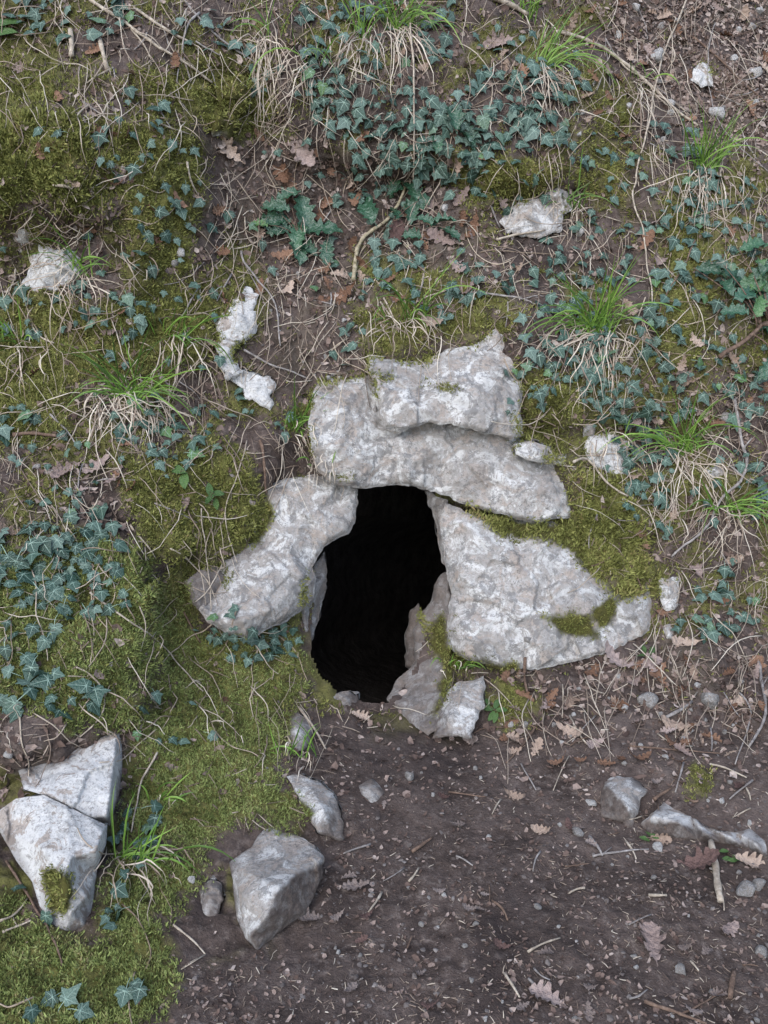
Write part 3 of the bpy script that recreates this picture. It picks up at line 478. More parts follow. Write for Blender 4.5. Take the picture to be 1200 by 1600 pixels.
rock('stone', [(937,1243,.02),(944,1224,.02),(963,1211,.01),(987,1213,.01),(1013,1235,.01),(1000,1251,.03),(997,1267,.03),(990,1276,.03),(990,1296,.0),(979,1296,.01),(973,1285,.02),(955,1280,.01),(940,1277,.01)],
     [(947,1230,.05),(973,1250,.08),(984,1268,.06),(980,1228,.05)], 'stone with a muddy face at the left end of the low row beside the path', 'stone', seed=32, step=3.2, er=6, edge=.012, rough=.5, back=.1, mud=[([(925,1240),(948,1230),(974,1253),(984,1270),(1000,1305),(930,1295)],1.0)])
rock('stone', [(1000,1288,.01),(1019,1267,.02),(1035,1253,.01),(1053,1264,.01),(1080,1275,.01),(1107,1293,.01),(1147,1299,.01),(1171,1293,.0),(1200,1312,.0),(1240,1330,.0),(1240,1365,.0),(1200,1346,.0),(1173,1330,.0),(1133,1318,.0),(1091,1314,.0),(1035,1306,.0),(1013,1303,.0)],
     [(1022,1275,.06),(1060,1285,.07),(1100,1300,.06),(1140,1308,.05),(1180,1318,.05),(1215,1338,.05)], 'long low white edged stone half buried beside the path', 'stone', seed=33, step=3.2, er=6, edge=.012, rough=.5, back=.1, mat='rock_white', mud=[([(990,1290),(1030,1280),(1060,1286),(1100,1302),(1180,1322),(1250,1350),(1250,1380),(990,1320)],1.0)])
rock('stone', [(21,365,.03),(35,347,.03),(53,347,.03),(58,381,.04),(104,392,.04),(115,411,.04),(96,437,.05),(59,448,.05),(37,440,.04),(46,405,.04),(24,384,.03)], [(45,370,.05),(75,415,.08)], 'white and blue grey stone under the mossy mound at the left', 'stone', seed=34, step=3.5, er=7, edge=.015, rough=1.0, jit=6, bury=0.04, grow=1.2, mat='rock_white')
rock('stone', [(365,481,.05),(382,473,.05),(398,481,.05),(395,509,.06),(395,521,.06),(382,539,.06),(369,547,.06),(371,560,.06),(385,571,.06),(396,575,.05),(414,577,.05),(417,612,.05),(412,620,.05),(399,613,.06),(385,605,.06),(377,593,.06),(366,584,.06),(355,576,.06),(347,564,.06),(349,539,.06),(345,511,.06),(359,502,.06)], [(375,510,.08),(362,550,.075),(395,595,.075)], 'bare white crooked rock outcrop in the soil above the left boulder', 'stone', seed=35, step=3.2, er=6, edge=.015, rough=1.0, jit=6, bury=.018, grow=1.3, mat='rock_white')
rock('stone', [(912,695,.05),(925,680,.05),(955,676,.05),(978,690,.05),(976,720,.06),(974,745,.06),(950,740,.07),(922,720,.06)], [(945,708,.09)], 'white stone with roots right of the capstone', 'stone', seed=36, step=3.5, er=7, edge=.015, rough=1.0, jit=4, bury=.028, grow=1.12, mat='rock_white')
rock('stone', [(905,660,.06),(918,656,.06),(930,664,.06),(926,680,.06),(910,682,.06)], [(917,668,.08)], 'small grey stone above the rooted white stone', 'stone', seed=46, step=3, er=6, edge=.015, rough=1.0, jit=4, bury=.028, grow=1.12, back=.08)
rock('stone', [(1008,225,.03),(1025,222,.03),(1036,240,.03),(1026,265,.04),(1008,276,.04),(1002,250,.03)], [(1018,246,.06)], 'grey white stone behind the long pale twig at upper right', 'stone', seed=37, step=3.2, er=6, edge=.012, rough=1.0, jit=4, bury=.028, grow=1.12, back=.1, mat='rock_white')
rock('stone', [(790,345,.06),(805,322,.05),(840,310,.05),(862,292,.05),(880,300,.05),(878,330,.06),(868,356,.07),(835,362,.07),(805,358,.07)], [(830,335,.08),(868,310,.08)], 'weathered white ledge stone under the upper ivy bank', 'stone', seed=38, step=3.2, er=7, edge=.015, rough=1.0, jit=6, bury=.062, grow=1.25)
rock('stone', [(322,180,.06),(340,165,.05),(362,175,.05),(372,195,.06),(358,212,.07),(330,208,.07)], [(346,190,.09)], 'lichened grey stone in the hollow of the upper left bank', 'stone', seed=39, step=3.2, er=6, edge=.012, rough=1.0, jit=4, bury=.028, grow=1.12)
rock('stone', [(340,130,.06),(370,118,.05),(388,130,.05),(385,170,.07),(368,180,.08),(345,165,.08)], [(365,150,.09)], 'dark mossy stone above the lichened stone in the upper left bank', 'stone', seed=40, step=3.2, er=6, edge=.012, rough=1.0, jit=4, bury=.028, grow=1.12, mud=[([(335,110),(395,110),(395,185),(335,185)],.6)])
rock('stone', [(205,930,.11),(235,915,.12),(247,903,.10),(246,938,.10),(232,958,.11)], [(233,930,.14)], 'white stone poking from the right edge of the mossy ledge', 'stone', seed=41, step=3, er=6, edge=.012, rough=.4, back=.1, mat='rock_white')
rock('stone', [(205,1050,.09),(218,1042,.09),(224,1062,.09),(220,1090,.09),(208,1085,.09)], [(214,1068,.12)], 'small white stone in the mossy ledge above the split boulder', 'stone', seed=47, step=3, er=5, edge=.012, rough=.4, back=.08, mat='rock_white')
rock('stone', [(362,832,.09),(378,820,.09),(397,818,.09),(394,836,.10),(372,844,.10)], [(382,830,.115)], 'grey stone in moss just above the left boulder', 'stone', seed=42, step=3, er=5, edge=.012, rough=.4, back=.08)
rock('stone', [(1082,108,.03),(1092,98,.03),(1110,106,.03),(1112,128,.04),(1095,134,.04),(1084,126,.04)], [(1098,116,.06)], 'pale stone on the bare slope at the top right', 'stone', seed=43, step=3, er=6, edge=.012, rough=1.0, jit=4, bury=.028, grow=1.12, back=.08, mat='rock_white')
rock('stone', [(1102,735,.04),(1115,722,.04),(1132,728,.04),(1135,740,.05),(1120,748,.05),(1106,745,.05)], [(1118,736,.065)], 'flat grey stone among ivy on the right bank', 'stone', seed=44, step=3, er=6, edge=.012, rough=1.0, jit=4, bury=.028, grow=1.12, back=.08)
rock('stone', [(1034,978,.02),(1045,976,.02),(1055,985,.02),(1054,1000,.02),(1040,998,.02)], [(1045,988,.04)], 'small grey stone in the litter right of the large boulder', 'stone', seed=45, step=3, er=5, edge=.012, rough=.4, back=.06)

# ------------------------------------------------------------------ casting onto what is built so far
TT = quads[:, [0, 1, 2, 3]]
BV_V = [terrain_V]; BV_F = [list(map(tuple, TT.tolist()))]; off = len(terrain_V); nT = len(TT)
allp = BV_F[0]; allv = terrain_V.tolist()
for V, T in ROCK_GEO:
    allp += [tuple(r) for r in (T + off).tolist()]; allv += V.tolist(); off += len(V)
bvh = BVHTree.FromPolygons(allv, allp)
CAMV = Vector(CAM)
_c, _s = math.cos(PITCH), math.sin(PITCH)
def cast(px, py):
    b = (800 - py) / F; d = Vector(((px - 600) / F, _c + b * _s, -_s + b * _c)); d.normalize(); h, n, i, dist = bvh.ray_cast(CAMV, d, 30)
    if h is None: return None
    if n.dot(d) > 0: n = -n
    return h, n, i >= nT, dist
HOLEV = [(566,762),(600,758),(640,755),(664,768),(676,800),(688,850),(696,885),(676,915),(672,935),(645,945),(634,1000),(630,1035),(608,1085),(575,1106),(540,1100),(500,1085),(474,1060),(474,1000),(490,960),(502,935),(500,870),(530,845),(556,820)]
_hx, _hy = np.meshgrid(np.arange(400, 800, 2), np.arange(700, 1200, 2)); _HS = sdf(_hx, _hy, HOLEV)
def inhole_px(px, py, m=0):
    if not (400 <= px < 800 and 700 <= py < 1200): return False
    return _HS[int((py - 700) / 2), int((px - 400) / 2)] > -m
def drape(pp, lift=.01, n=None, wob=0.0, soft=2, brk=.07):
    pp = np.asarray(pp, float); L = np.hypot(*np.diff(pp, axis=0).T).sum(); n = n or max(5, int(L / 9)); q = catmull(pp, n)
    if wob: q[:, 0] += wob * np.array([math.sin(i * 1.7 + pp[0, 0]) for i in range(n)]) * .5; q[:, 1] += wob * np.array([math.cos(i * 1.3 + pp[0, 1]) for i in range(n)]) * .5
    out = []; nm = []
    for x, y in q:
        c = cast(x, y)
        if c is None: break
        p = np.array(c[0])
        if out and np.linalg.norm(p - out[-1]) > brk + 2.5 * L / n * .0025: break
        out.append(p); nm.append(np.array(c[1]))
    if len(out) < 3: return None
    o = np.array(out); m = np.array(nm)
    for _ in range(soft):
        o[1:-1] = (o[:-2] + 2 * o[1:-1] + o[2:]) / 4
    tc = CAM - o; tc /= np.linalg.norm(tc, axis=1)[:, None]; m[1:-1] = (m[:-2] + m[1:-1] + m[2:]) / 3
    lf = np.broadcast_to(np.asarray(lift, float), (len(o),)) if not callable(lift) else lift(np.linspace(0, 1, len(o)))
    return o + (m * .6 + tc * .4) * lf[:, None]

# ------------------------------------------------------------------ moss: uncountable sprigs, one object per patch
def sprigs(P_, N_, L, geo_tint, k=4, w=.32):
    n = len(P_); P_ = np.repeat(P_, k, 0); N_ = np.repeat(N_, k, 0); tint = np.repeat(geo_tint, k); m = len(P_)
    d = N_ * .75 + np.array([0, 0, .35]) + RNG.normal(size=(m, 3)) * .55; d /= np.linalg.norm(d, axis=1)[:, None]
    t = np.cross(d, RNG.normal(size=(m, 3))); t /= np.linalg.norm(t, axis=1)[:, None] + 1e-9; l = L * RNG.uniform(.55, 1.25, m)[:, None]
    b = P_ + RNG.normal(size=(m, 3)) * L * .25 - N_ * L * .15
    V = np.stack([b - t * l * w * .5, b + t * l * w * .5, b + d * l * .6 + t * l * w * .45, b + d * l], 1).reshape(-1, 3)
    i = np.arange(m)[:, None] * 4; Fc = np.concatenate([i + [0, 1, 2], i + [0, 2, 3]]); return V, Fc, np.repeat(np.clip(tint + RNG.normal(size=m) * .14, 0, 1), 4)
for k, (nm, lab, poly, mt, dens, L) in enumerate(MOSS):
    po = np.array(poly, float); lo, hi = po.min(0) - 12, po.max(0) + 12; n = int(np.prod(hi - lo) / dens); x = RNG.uniform(lo[0], hi[0], n); y = RNG.uniform(lo[1], hi[1], n)
    mk = moss_mask(x, y, k); thin = n2(x, y, .05, 3, k + 90); keep = (mk > -6) & (RNG.random(n) < np.clip((mk + 8) / 30, .12, 1)) & ((thin > (-.08 if mt == 'moss' else -.2)) | (RNG.random(n) < .22)); x, y, mk = x[keep], y[keep], mk[keep]
    Ps, Ns, Ts = [], [], []; tn = n2(x, y, .03, 4, k + 20)
    for a, b, t in zip(x, y, tn):
        c = cast(a, b)
        if c is None: continue
        Ps.append(c[0]); Ns.append(c[1]); Ts.append(.5 + .55 * t)
    if len(Ps) < 10: continue
    V, Fc, T = sprigs(np.array(Ps), np.array(Ns), L, np.array(Ts)); g = Geo(); g.add(V, Fc, T); o = g.build('moss', M[mt], sm=False); tag(o, lab, 'moss', kind='stuff')
# scattered moss over the rest of the bank
n = 112000; x = RNG.uniform(-285, 1480, n); y = RNG.uniform(-100, 1120, n); bn = n2(x, y, .013, 4, 9); fn = n2(x, y, .045, 3, 31); keep = (bn + .25 * fn > .08) & (RNG.random(n) > .93 * bare(x, y)); x, y, fn = x[keep], y[keep], fn[keep]
Ps, Ns, Ts = [], [], []
for a, b, t in zip(x, y, fn):
    if inhole_px(a, b, 4): continue
    c = cast(a, b)
    if c is None or c[2]: continue
    Ps.append(c[0]); Ns.append(c[1]); Ts.append(.42 + .5 * t)
V, Fc, T = sprigs(np.array(Ps), np.array(Ns), .012, np.array(Ts)); g = Geo(); g.add(V, Fc, T)
tag(g.build('moss', M['moss'], sm=False), 'thin scattered moss speckled over the whole brown bank', 'moss', kind='stuff')

# moss and crumbs lapping over the upper rims of the rocks
Ps, Ns, Ts = [], [], []
for bp in RIM:
    cyy = bp[:, 1].mean(); area = np.ptp(bp[:, 0]) * np.ptp(bp[:, 1])
    if area < 900 or cyy > 1100: continue
    for x0, y0 in bp[::2]:
        if y0 > cyy + .1 * np.ptp(bp[:, 1]) or inhole_px(x0, y0, 14) or (560 < x0 < 900 and 730 < y0 < 830): continue
        dn = float(n2(np.array([x0]), np.array([y0]), .03, 3, 88)[0])
        for _ in range(int(max(0, 5 + 34 * dn))):
            a, b = x0 + RNG.normal() * 4, y0 + RNG.normal() * 4 - 1; c = cast(a, b)
            if c is None or inhole_px(a, b, 4): continue
            Ps.append(c[0]); Ns.append(c[1]); Ts.append(.4 + .5 * dn)
V, Fc, T = sprigs(np.array(Ps), np.array(Ns), .011, np.array(Ts)); g = Geo(); g.add(V, Fc, T)
tag(g.build('moss', M['moss'], sm=False), 'short moss fringe lapping over the upper rims of the stones', 'moss', kind='stuff')

# ------------------------------------------------------------------ litter, chips, gravel, straw
def where(n, f, xr=(-285, 1480), yr=(-100, 1650), rocks=False):
    x = RNG.uniform(*xr, n); y = RNG.uniform(*yr, n); k = RNG.random(n) < f(x, y); out = []
    for a, b in zip(x[k], y[k]):
        if inhole_px(a, b, 3): continue
        c = cast(a, b)
        if c is None or (c[2] and not rocks): continue
        out.append((a, b, np.array(c[0]), np.array(c[1]), c[3]))
    return out
def path_f(x, y): return np.maximum(smooth((y - 1100) / 80) * smooth((x - 470) / 60 + .3 * 0), smooth((y - 1470) / 60) * smooth((x - 260) / 40))
def moss_any(x, y):
    m = np.full(x.shape, -1e9)
    for k in range(len(MOSS)): m = np.maximum(m, sdf(x, y, MOSS[k][2]))
    return smooth((m + 10) / 25)
def lit_f(x, y):
    a = .28 + .75 * n2(x, y, .012, 3, 61); b = smooth((sdf(x, y, [(340, 210), (520, 220), (700, 290), (860, 370), (780, 470), (640, 500), (500, 520), (420, 470), (340, 300)]) + 20) / 40)
    c = smooth((sdf(x, y, [(880, -100), (1400, -100), (1400, 260), (1180, 260), (1080, 190), (960, 90)]) + 20) / 40); d = smooth((sdf(x, y, [(740, 1050), (1000, 1000), (1060, 920), (1350, 960), (1350, 1200), (900, 1200), (780, 1130)]) + 20) / 50)
    return np.clip(np.maximum.reduce([a, b * .9, c * .95, d * .8]), .05, 1) * (1 - .75 * moss_any(x, y)) * (1 - .75 * path_f(x, y))
def flakes(name, pts, smin, smax, mat, tint, label, cat, tilt=.45, asp=(.35, .8)):
    g = Geo()
    for a, b, p, nn, dist in pts:
        s = RNG.uniform(smin, smax) * RNG.uniform(.6, 1); n_ = nn + RNG.normal(size=3) * tilt; n_ /= np.linalg.norm(n_); t = np.cross(n_, RNG.normal(size=3)); t /= np.linalg.norm(t); u = np.cross(n_, t); w = s * RNG.uniform(*asp)
        m = 6; an = np.arange(m) * 2 * math.pi / m; rr_ = RNG.uniform(.6, 1.1, m); cu = RNG.uniform(-.3, .5) * s
        V = [p + n_ * .003] + [p + n_ * (.004 + cu * (math.cos(q)) ** 2 * r_) + t * s * .5 * math.cos(q) * r_ + u * w * .5 * math.sin(q) * r_ for q, r_ in zip(an, rr_)]
        g.add(V, [(0, i + 1, (i + 1) % m + 1) for i in range(m)], float(np.clip(tint(), 0, 1)))
    return tag(g.build(name, M[mat], sm=False), label, cat, kind='stuff')
flakes('leaf_litter', where(39000, lit_f, yr=(-100, 1250)), .012, .046, 'litter', lambda: RNG.beta(1.8, 2.0), 'crumbled brown leaf litter covering the bank', 'leaf litter')
flakes('leaf_litter', where(11000, lambda x, y: (.8 * path_f(x, y) + .05) * np.clip(.6 + 1.0 * n2(x, y, .015, 3, 43), 0, 1), yr=(1040, 1650)), .006, .024, 'litter', lambda: RNG.beta(2, 2.5), 'small leaf scraps trodden into the path', 'leaf litter', tilt=.2)
flakes('leaf_litter', where(9000, lambda x, y: smooth((sdf(x, y, [(880, -100), (1400, -100), (1400, 270), (1180, 250), (1080, 190), (960, 90)]) + 15) / 40), xr=(850, 1350), yr=(-100, 300)), .012, .04, 'litter', lambda: RNG.beta(2.6, 1.7), 'pale leaf litter matting the bare slope at the top right', 'leaf litter')
def sticks(name, pts, lmin, lmax, r, label, cat, tint, lift=.003):
    g = Geo()
    for a, b, p, nn, dist in pts:
        L = RNG.uniform(lmin, lmax); t = np.cross(nn, RNG.normal(size=3)); t /= np.linalg.norm(t); t = t + nn * RNG.uniform(-.15, .3); bend = np.cross(nn, t) * L * RNG.uniform(-.07, .07); c = p + nn * lift
        V, Fc = tube([c - t * L / 2, c + bend, c + t * L / 2], np.array([1, 1, .6]) * r * RNG.uniform(.5, 1.2), 4); g.add(V, Fc, float(np.clip(tint(), 0, 1)))
    return tag(g.build(name, M['straw'], sm=False), label, cat, kind='stuff')
sticks('wood_chips', where(8500, lambda x, y: path_f(x, y) * np.clip(.5 + 1.1 * n2(x, y, .012, 3, 41), 0, 1), yr=(1040, 1650)), .003, .018, .0010, 'pale straw bits and wood chips strewn on the path', 'wood chips', lambda: RNG.beta(1.1, 2.0))
sticks('twig_litter', where(9000, lambda x, y: (1 - path_f(x, y)) * (1 - .7 * moss_any(x, y)) * .8, yr=(-100, 1300)), .015, .07, .0014, 'fine broken twigs lying all over the bank', 'twigs', lambda: RNG.beta(1.6, 2.6), .006)
ico = bpy.data.meshes.new('tmp'); import bmesh
bm = bmesh.new(); bmesh.ops.create_icosphere(bm, subdivisions=1, radius=1); IV = np.array([v.co[:] for v in bm.verts]); IF = np.array([[v.index for v in f.verts] for f in bm.faces]); bm.free()
bm = bmesh.new(); bmesh.ops.create_icosphere(bm, subdivisions=3, radius=1); IV3 = np.array([v.co[:] for v in bm.verts]); IF3 = np.array([[v.index for v in f.verts] for f in bm.faces]); bm.free()
def gravel(pts, smin, smax, label):
    g = Geo()
    for a, b, p, nn, dist in pts:
        s = smin * (smax / smin) ** (RNG.random() ** 2); sc = np.array([1, RNG.uniform(.6, 1), RNG.uniform(.25, .55)]) * s * .5; Rm, _ = np.linalg.qr(RNG.normal(size=(3, 3)) * .3 + np.eye(3)[:, RNG.permutation(3)] * 0 + np.eye(3))
        V = (IV * RNG.uniform(.55, 1.2, (len(IV), 1)) * sc) @ Rm.T; ang = RNG.uniform(0, 6.28); V = V @ np.array([[math.cos(ang), -math.sin(ang), 0], [math.sin(ang), math.cos(ang), 0], [0, 0, 1]]).T
        g.add(p + nn * s * .1 + V, IF, float(RNG.beta(2, 2.5)))
    tag(g.build('gravel', M['gravel'], sm=False), label, 'gravel', kind='stuff')
gravel(where(6500, lambda x, y: path_f(x, y) * np.clip(.55 + .9 * n2(x, y, .01, 3, 47), 0, 1), yr=(1040, 1650)), .003, .018, 'small grey stones and grit scattered on the path')
gravel(where(1500, lambda x, y: (1 - path_f(x, y)) * (1 - .8 * moss_any(x, y)) * .7, yr=(-100, 1250)), .005, .022, 'small pale pebbles scattered over the bank')
# long dry stems and hanging straws
def straws(n, f, lpx, label, down=.6, r=.0011, yr=(-80, 1150)):
    g = Geo(); pts = where(n, f, yr=yr)
    for a, b, p, nn, dist in pts:
        L = RNG.uniform(*lpx); th = (math.pi / 2 + RNG.normal() * .5) if RNG.random() < down else RNG.uniform(0, math.pi); cv = RNG.normal() * .55; q = [(a, b)]; m = 5
        for i in range(m): th += cv / m + RNG.normal() * .12; q.append((q[-1][0] + math.cos(th) * L / m, q[-1][1] + math.sin(th) * L / m))
        if inhole_px(*q[-1], 4) or inhole_px(*q[2], 4): continue
        hb = RNG.uniform(.006, .05); d = drape(q, lambda t: .004 + hb * np.sin(math.pi * np.clip(t * 1.1, 0, 1)), n=9, brk=.09)
        if d is None: continue
        V, Fc = tube(d, r * RNG.uniform(.7, 2.0) * np.linspace(1, .6, len(d)), 4); g.add(V, Fc, float(RNG.beta(2.6, 1.6)))
    tag(g.build('dry_stems', M['straw'], sm=True), label, 'dry grass', kind='stuff')
def straw_f(x, y): return (1 - path_f(x, y)) * (1 - .55 * moss_any(x, y)) * np.clip(.5 + .8 * n2(x, y, .012, 3, 71), 0, 1)
straws(5900, straw_f, (20, 105), 'tangle of thin dry stems hanging down the bank')

# ------------------------------------------------------------------ leaf shapes (shared meshes)
def ivy_mesh(name, lat, bas, apex, curl, seed):
    rg = random.Random(seed); h = [(0, .05), (.13, -.07), (.3 * bas, -.05), (.40 * bas, .10), (.36, .17), (.58 * lat, .38), (.31, .48), (.2, .68), (.05, .95 * apex), (0, apex)]
    R_ = [(x * rg.uniform(.94, 1.06), y) for x, y in h]; Lf = [(-x * rg.uniform(.94, 1.06), y) for x, y in h[1:-1]][::-1]; ol = R_ + Lf; hub = (0, .16)
    z = lambda x, y: curl * (-.55 * x * x - .30 * (y - .2) ** 2 + .10 * abs(x)); V = [(hub[0], hub[1], .03)] + [(x, y, z(x, y)) for x, y in ol]; n = len(ol)
    Fc = [(0, 1 + i, 1 + (i + 1) % n) for i in range(n)]; nl = len(Fc)
    for (tx, ty) in (R_[-1], R_[5], Lf[len(Lf) - 5], R_[3], Lf[len(Lf) - 3], R_[0]):
        dx, dy = tx - hub[0], ty - hub[1]; l = math.hypot(dx, dy); px_, py_ = -dy / l, dx / l; b = len(V); e = .016 if l > .3 else .012; k = .9
        tz = z(tx, ty); mz = .03 * (1 - k) + tz * k
        V += [(hub[0] + px_ * e, hub[1] + py_ * e, .036), (hub[0] - px_ * e, hub[1] - py_ * e, .036), (hub[0] + dx * k - px_ * .005, hub[1] + dy * k - py_ * .005, mz + .006), (hub[0] + dx * k + px_ * .005, hub[1] + dy * k + py_ * .005, mz + .006)]; Fc += [(b, b + 1, b + 2), (b, b + 2, b + 3)]
    b = len(V); V += [(-.018, .06, .005), (.018, .06, .005), (.016, -.28, -.10), (-.016, -.28, -.10), (.012, -.55, -.42), (-.012, -.55, -.42)]; Fc += [(b, b + 1, b + 2), (b, b + 2, b + 3), (b + 3, b + 2, b + 4), (b + 3, b + 4, b + 5)]
    m = mesh_np(name, np.array(V), np.array(Fc), True); m.materials.append(M['ivy']); m.materials.append(M['vein']); mi = np.zeros(len(Fc), np.int32); mi[nl:] = 1; m.polygons.foreach_set('material_index', mi); return m
IVY = [ivy_mesh('ivy_leaf', *a, i) for i, a in enumerate(((1.0, 1.0, 1.0, .5), (.85, 1.05, .95, .8), (1.12, .95, 1.08, .35), (.92, 1.15, .88, 1.1), (.75, .9, 1.0, .6)))]
def outline_mesh(name, half, curl, mat, midz=.05, fold=.3, wav=.03, seed=0):      # a leaf lying along +y, spine plus lobed margins
    rg = random.Random(seed); ys = [p[1] for p in half]; V = []; Fc = []; n = len(half)
    for i, (x, y) in enumerate(half):
        zc = curl[0] * (y - .5) ** 2; w = wav * math.sin(i * 2.1 + seed)
        V += [(-x * rg.uniform(.9, 1.08), y + rg.uniform(-.02, .02), zc + fold * x * x * 4 * curl[1] + w), (-x * .5, y, zc + fold * x * x * curl[1] * .6), (0, y, zc - midz * (1 - abs(2 * y - 1)) * .3), (x * .5, y, zc + fold * x * x * curl[1] * .6), (x * rg.uniform(.9, 1.08), y + rg.uniform(-.02, .02), zc + fold * x * x * 4 * curl[1] - w)]
    for i in range(n - 1):
        for j in range(4): a = i * 5 + j; Fc += [(a, a + 1, a + 6), (a, a + 6, a + 5)]
    m = mesh_np(name, np.array(V), np.array(Fc), True)
    if mat: m.materials.append(M[mat])
    return m
OAK = [(.010, -.16), (.012, -.01), (.07, .06), (.13, .11), (.12, .16), (.075, .20), (.14, .26), (.215, .31), (.215, .36), (.12, .41), (.15, .46), (.25, .51), (.30, .565), (.27, .615), (.155, .65), (.19, .70), (.255, .75), (.245, .80), (.15, .835), (.16, .89), (.12, .95), (.03, 1.0)]
OAKV = [((.5, 1.0), 1), ((-.35, 1.6), 2), ((.9, -.8), 3), ((.2, 2.6), 4), ((1.3, .5), 5)]
def oak_mesh(i, mat): (c, s) = OAKV[i]; return outline_mesh('oak_leaf', OAK, c, mat, seed=s, wav=.035)
OAKM = {mt: [oak_mesh(i, mt) for i in range(5)] for mt in ('leaf_tan', 'leaf_pink', 'leaf_brown', 'leaf_dark', 'leaf_grey')}
HOL = [(.012, -.12), (.015, 0), (.12, .06), (.10, .13), (.25, .20), (.16, .30), (.30, .40), (.18, .50), (.28, .61), (.15, .70), (.21, .81), (.08, .88), (.0, 1.0)]
HOLM = [outline_mesh('holly_leaf', HOL, (-.35, a), 'holly', seed=s, wav=.07, fold=.5) for a, s in ((.9, 1), (.4, 2), (1.4, 3))]
HERB = [(.005, -.1), (.01, 0), (.16, .2), (.25, .45), (.22, .65), (.1, .88), (0, 1)]
HERBM = outline_mesh('herb_leaf', HERB, (-.4, .5), 'herb', seed=4, wav=.01)
def orient(nrm, theta, size, face=.3, up=.35, jit=.3, roll=0):                     # matrix: tip along picture direction theta over the surface, leaf normal off the surface
    nrm = np.array(nrm); n_ = nrm * .55 + np.array([0, -.9, .35]) * face + np.array([0, 0, 1]) * up + RNG.normal(size=3) * jit; n_ /= np.linalg.norm(n_)
    dn = np.array([0, 0, -1.0]); dn = dn - nrm * dn.dot(nrm); dn /= np.linalg.norm(dn) + 1e-6; t = math.cos(theta) * np.array([1, 0, 0]) + math.sin(theta) * dn; t = t - n_ * t.dot(n_); t /= np.linalg.norm(t) + 1e-9; x = np.cross(t, n_)
    return Matrix(np.column_stack([x * size, t * size, n_ * size]).tolist()).to_4x4(), n_, t
def px2m(dist): return dist / F
def scatter_px(poly_or_ell, n, mind):
    cx_, cy_, rx, ry = poly_or_ell; out = []
    for _ in range(n * 14):
        if len(out) >= n: break
        a = RNG.uniform(0, 6.283); r_ = math.sqrt(RNG.random()); x = cx_ + rx * r_ * math.cos(a); y = cy_ + ry * r_ * math.sin(a)
        if all((x - q[0]) ** 2 + (y - q[1]) ** 2 > mind * mind for q in out): out.append((x, y))
    return out
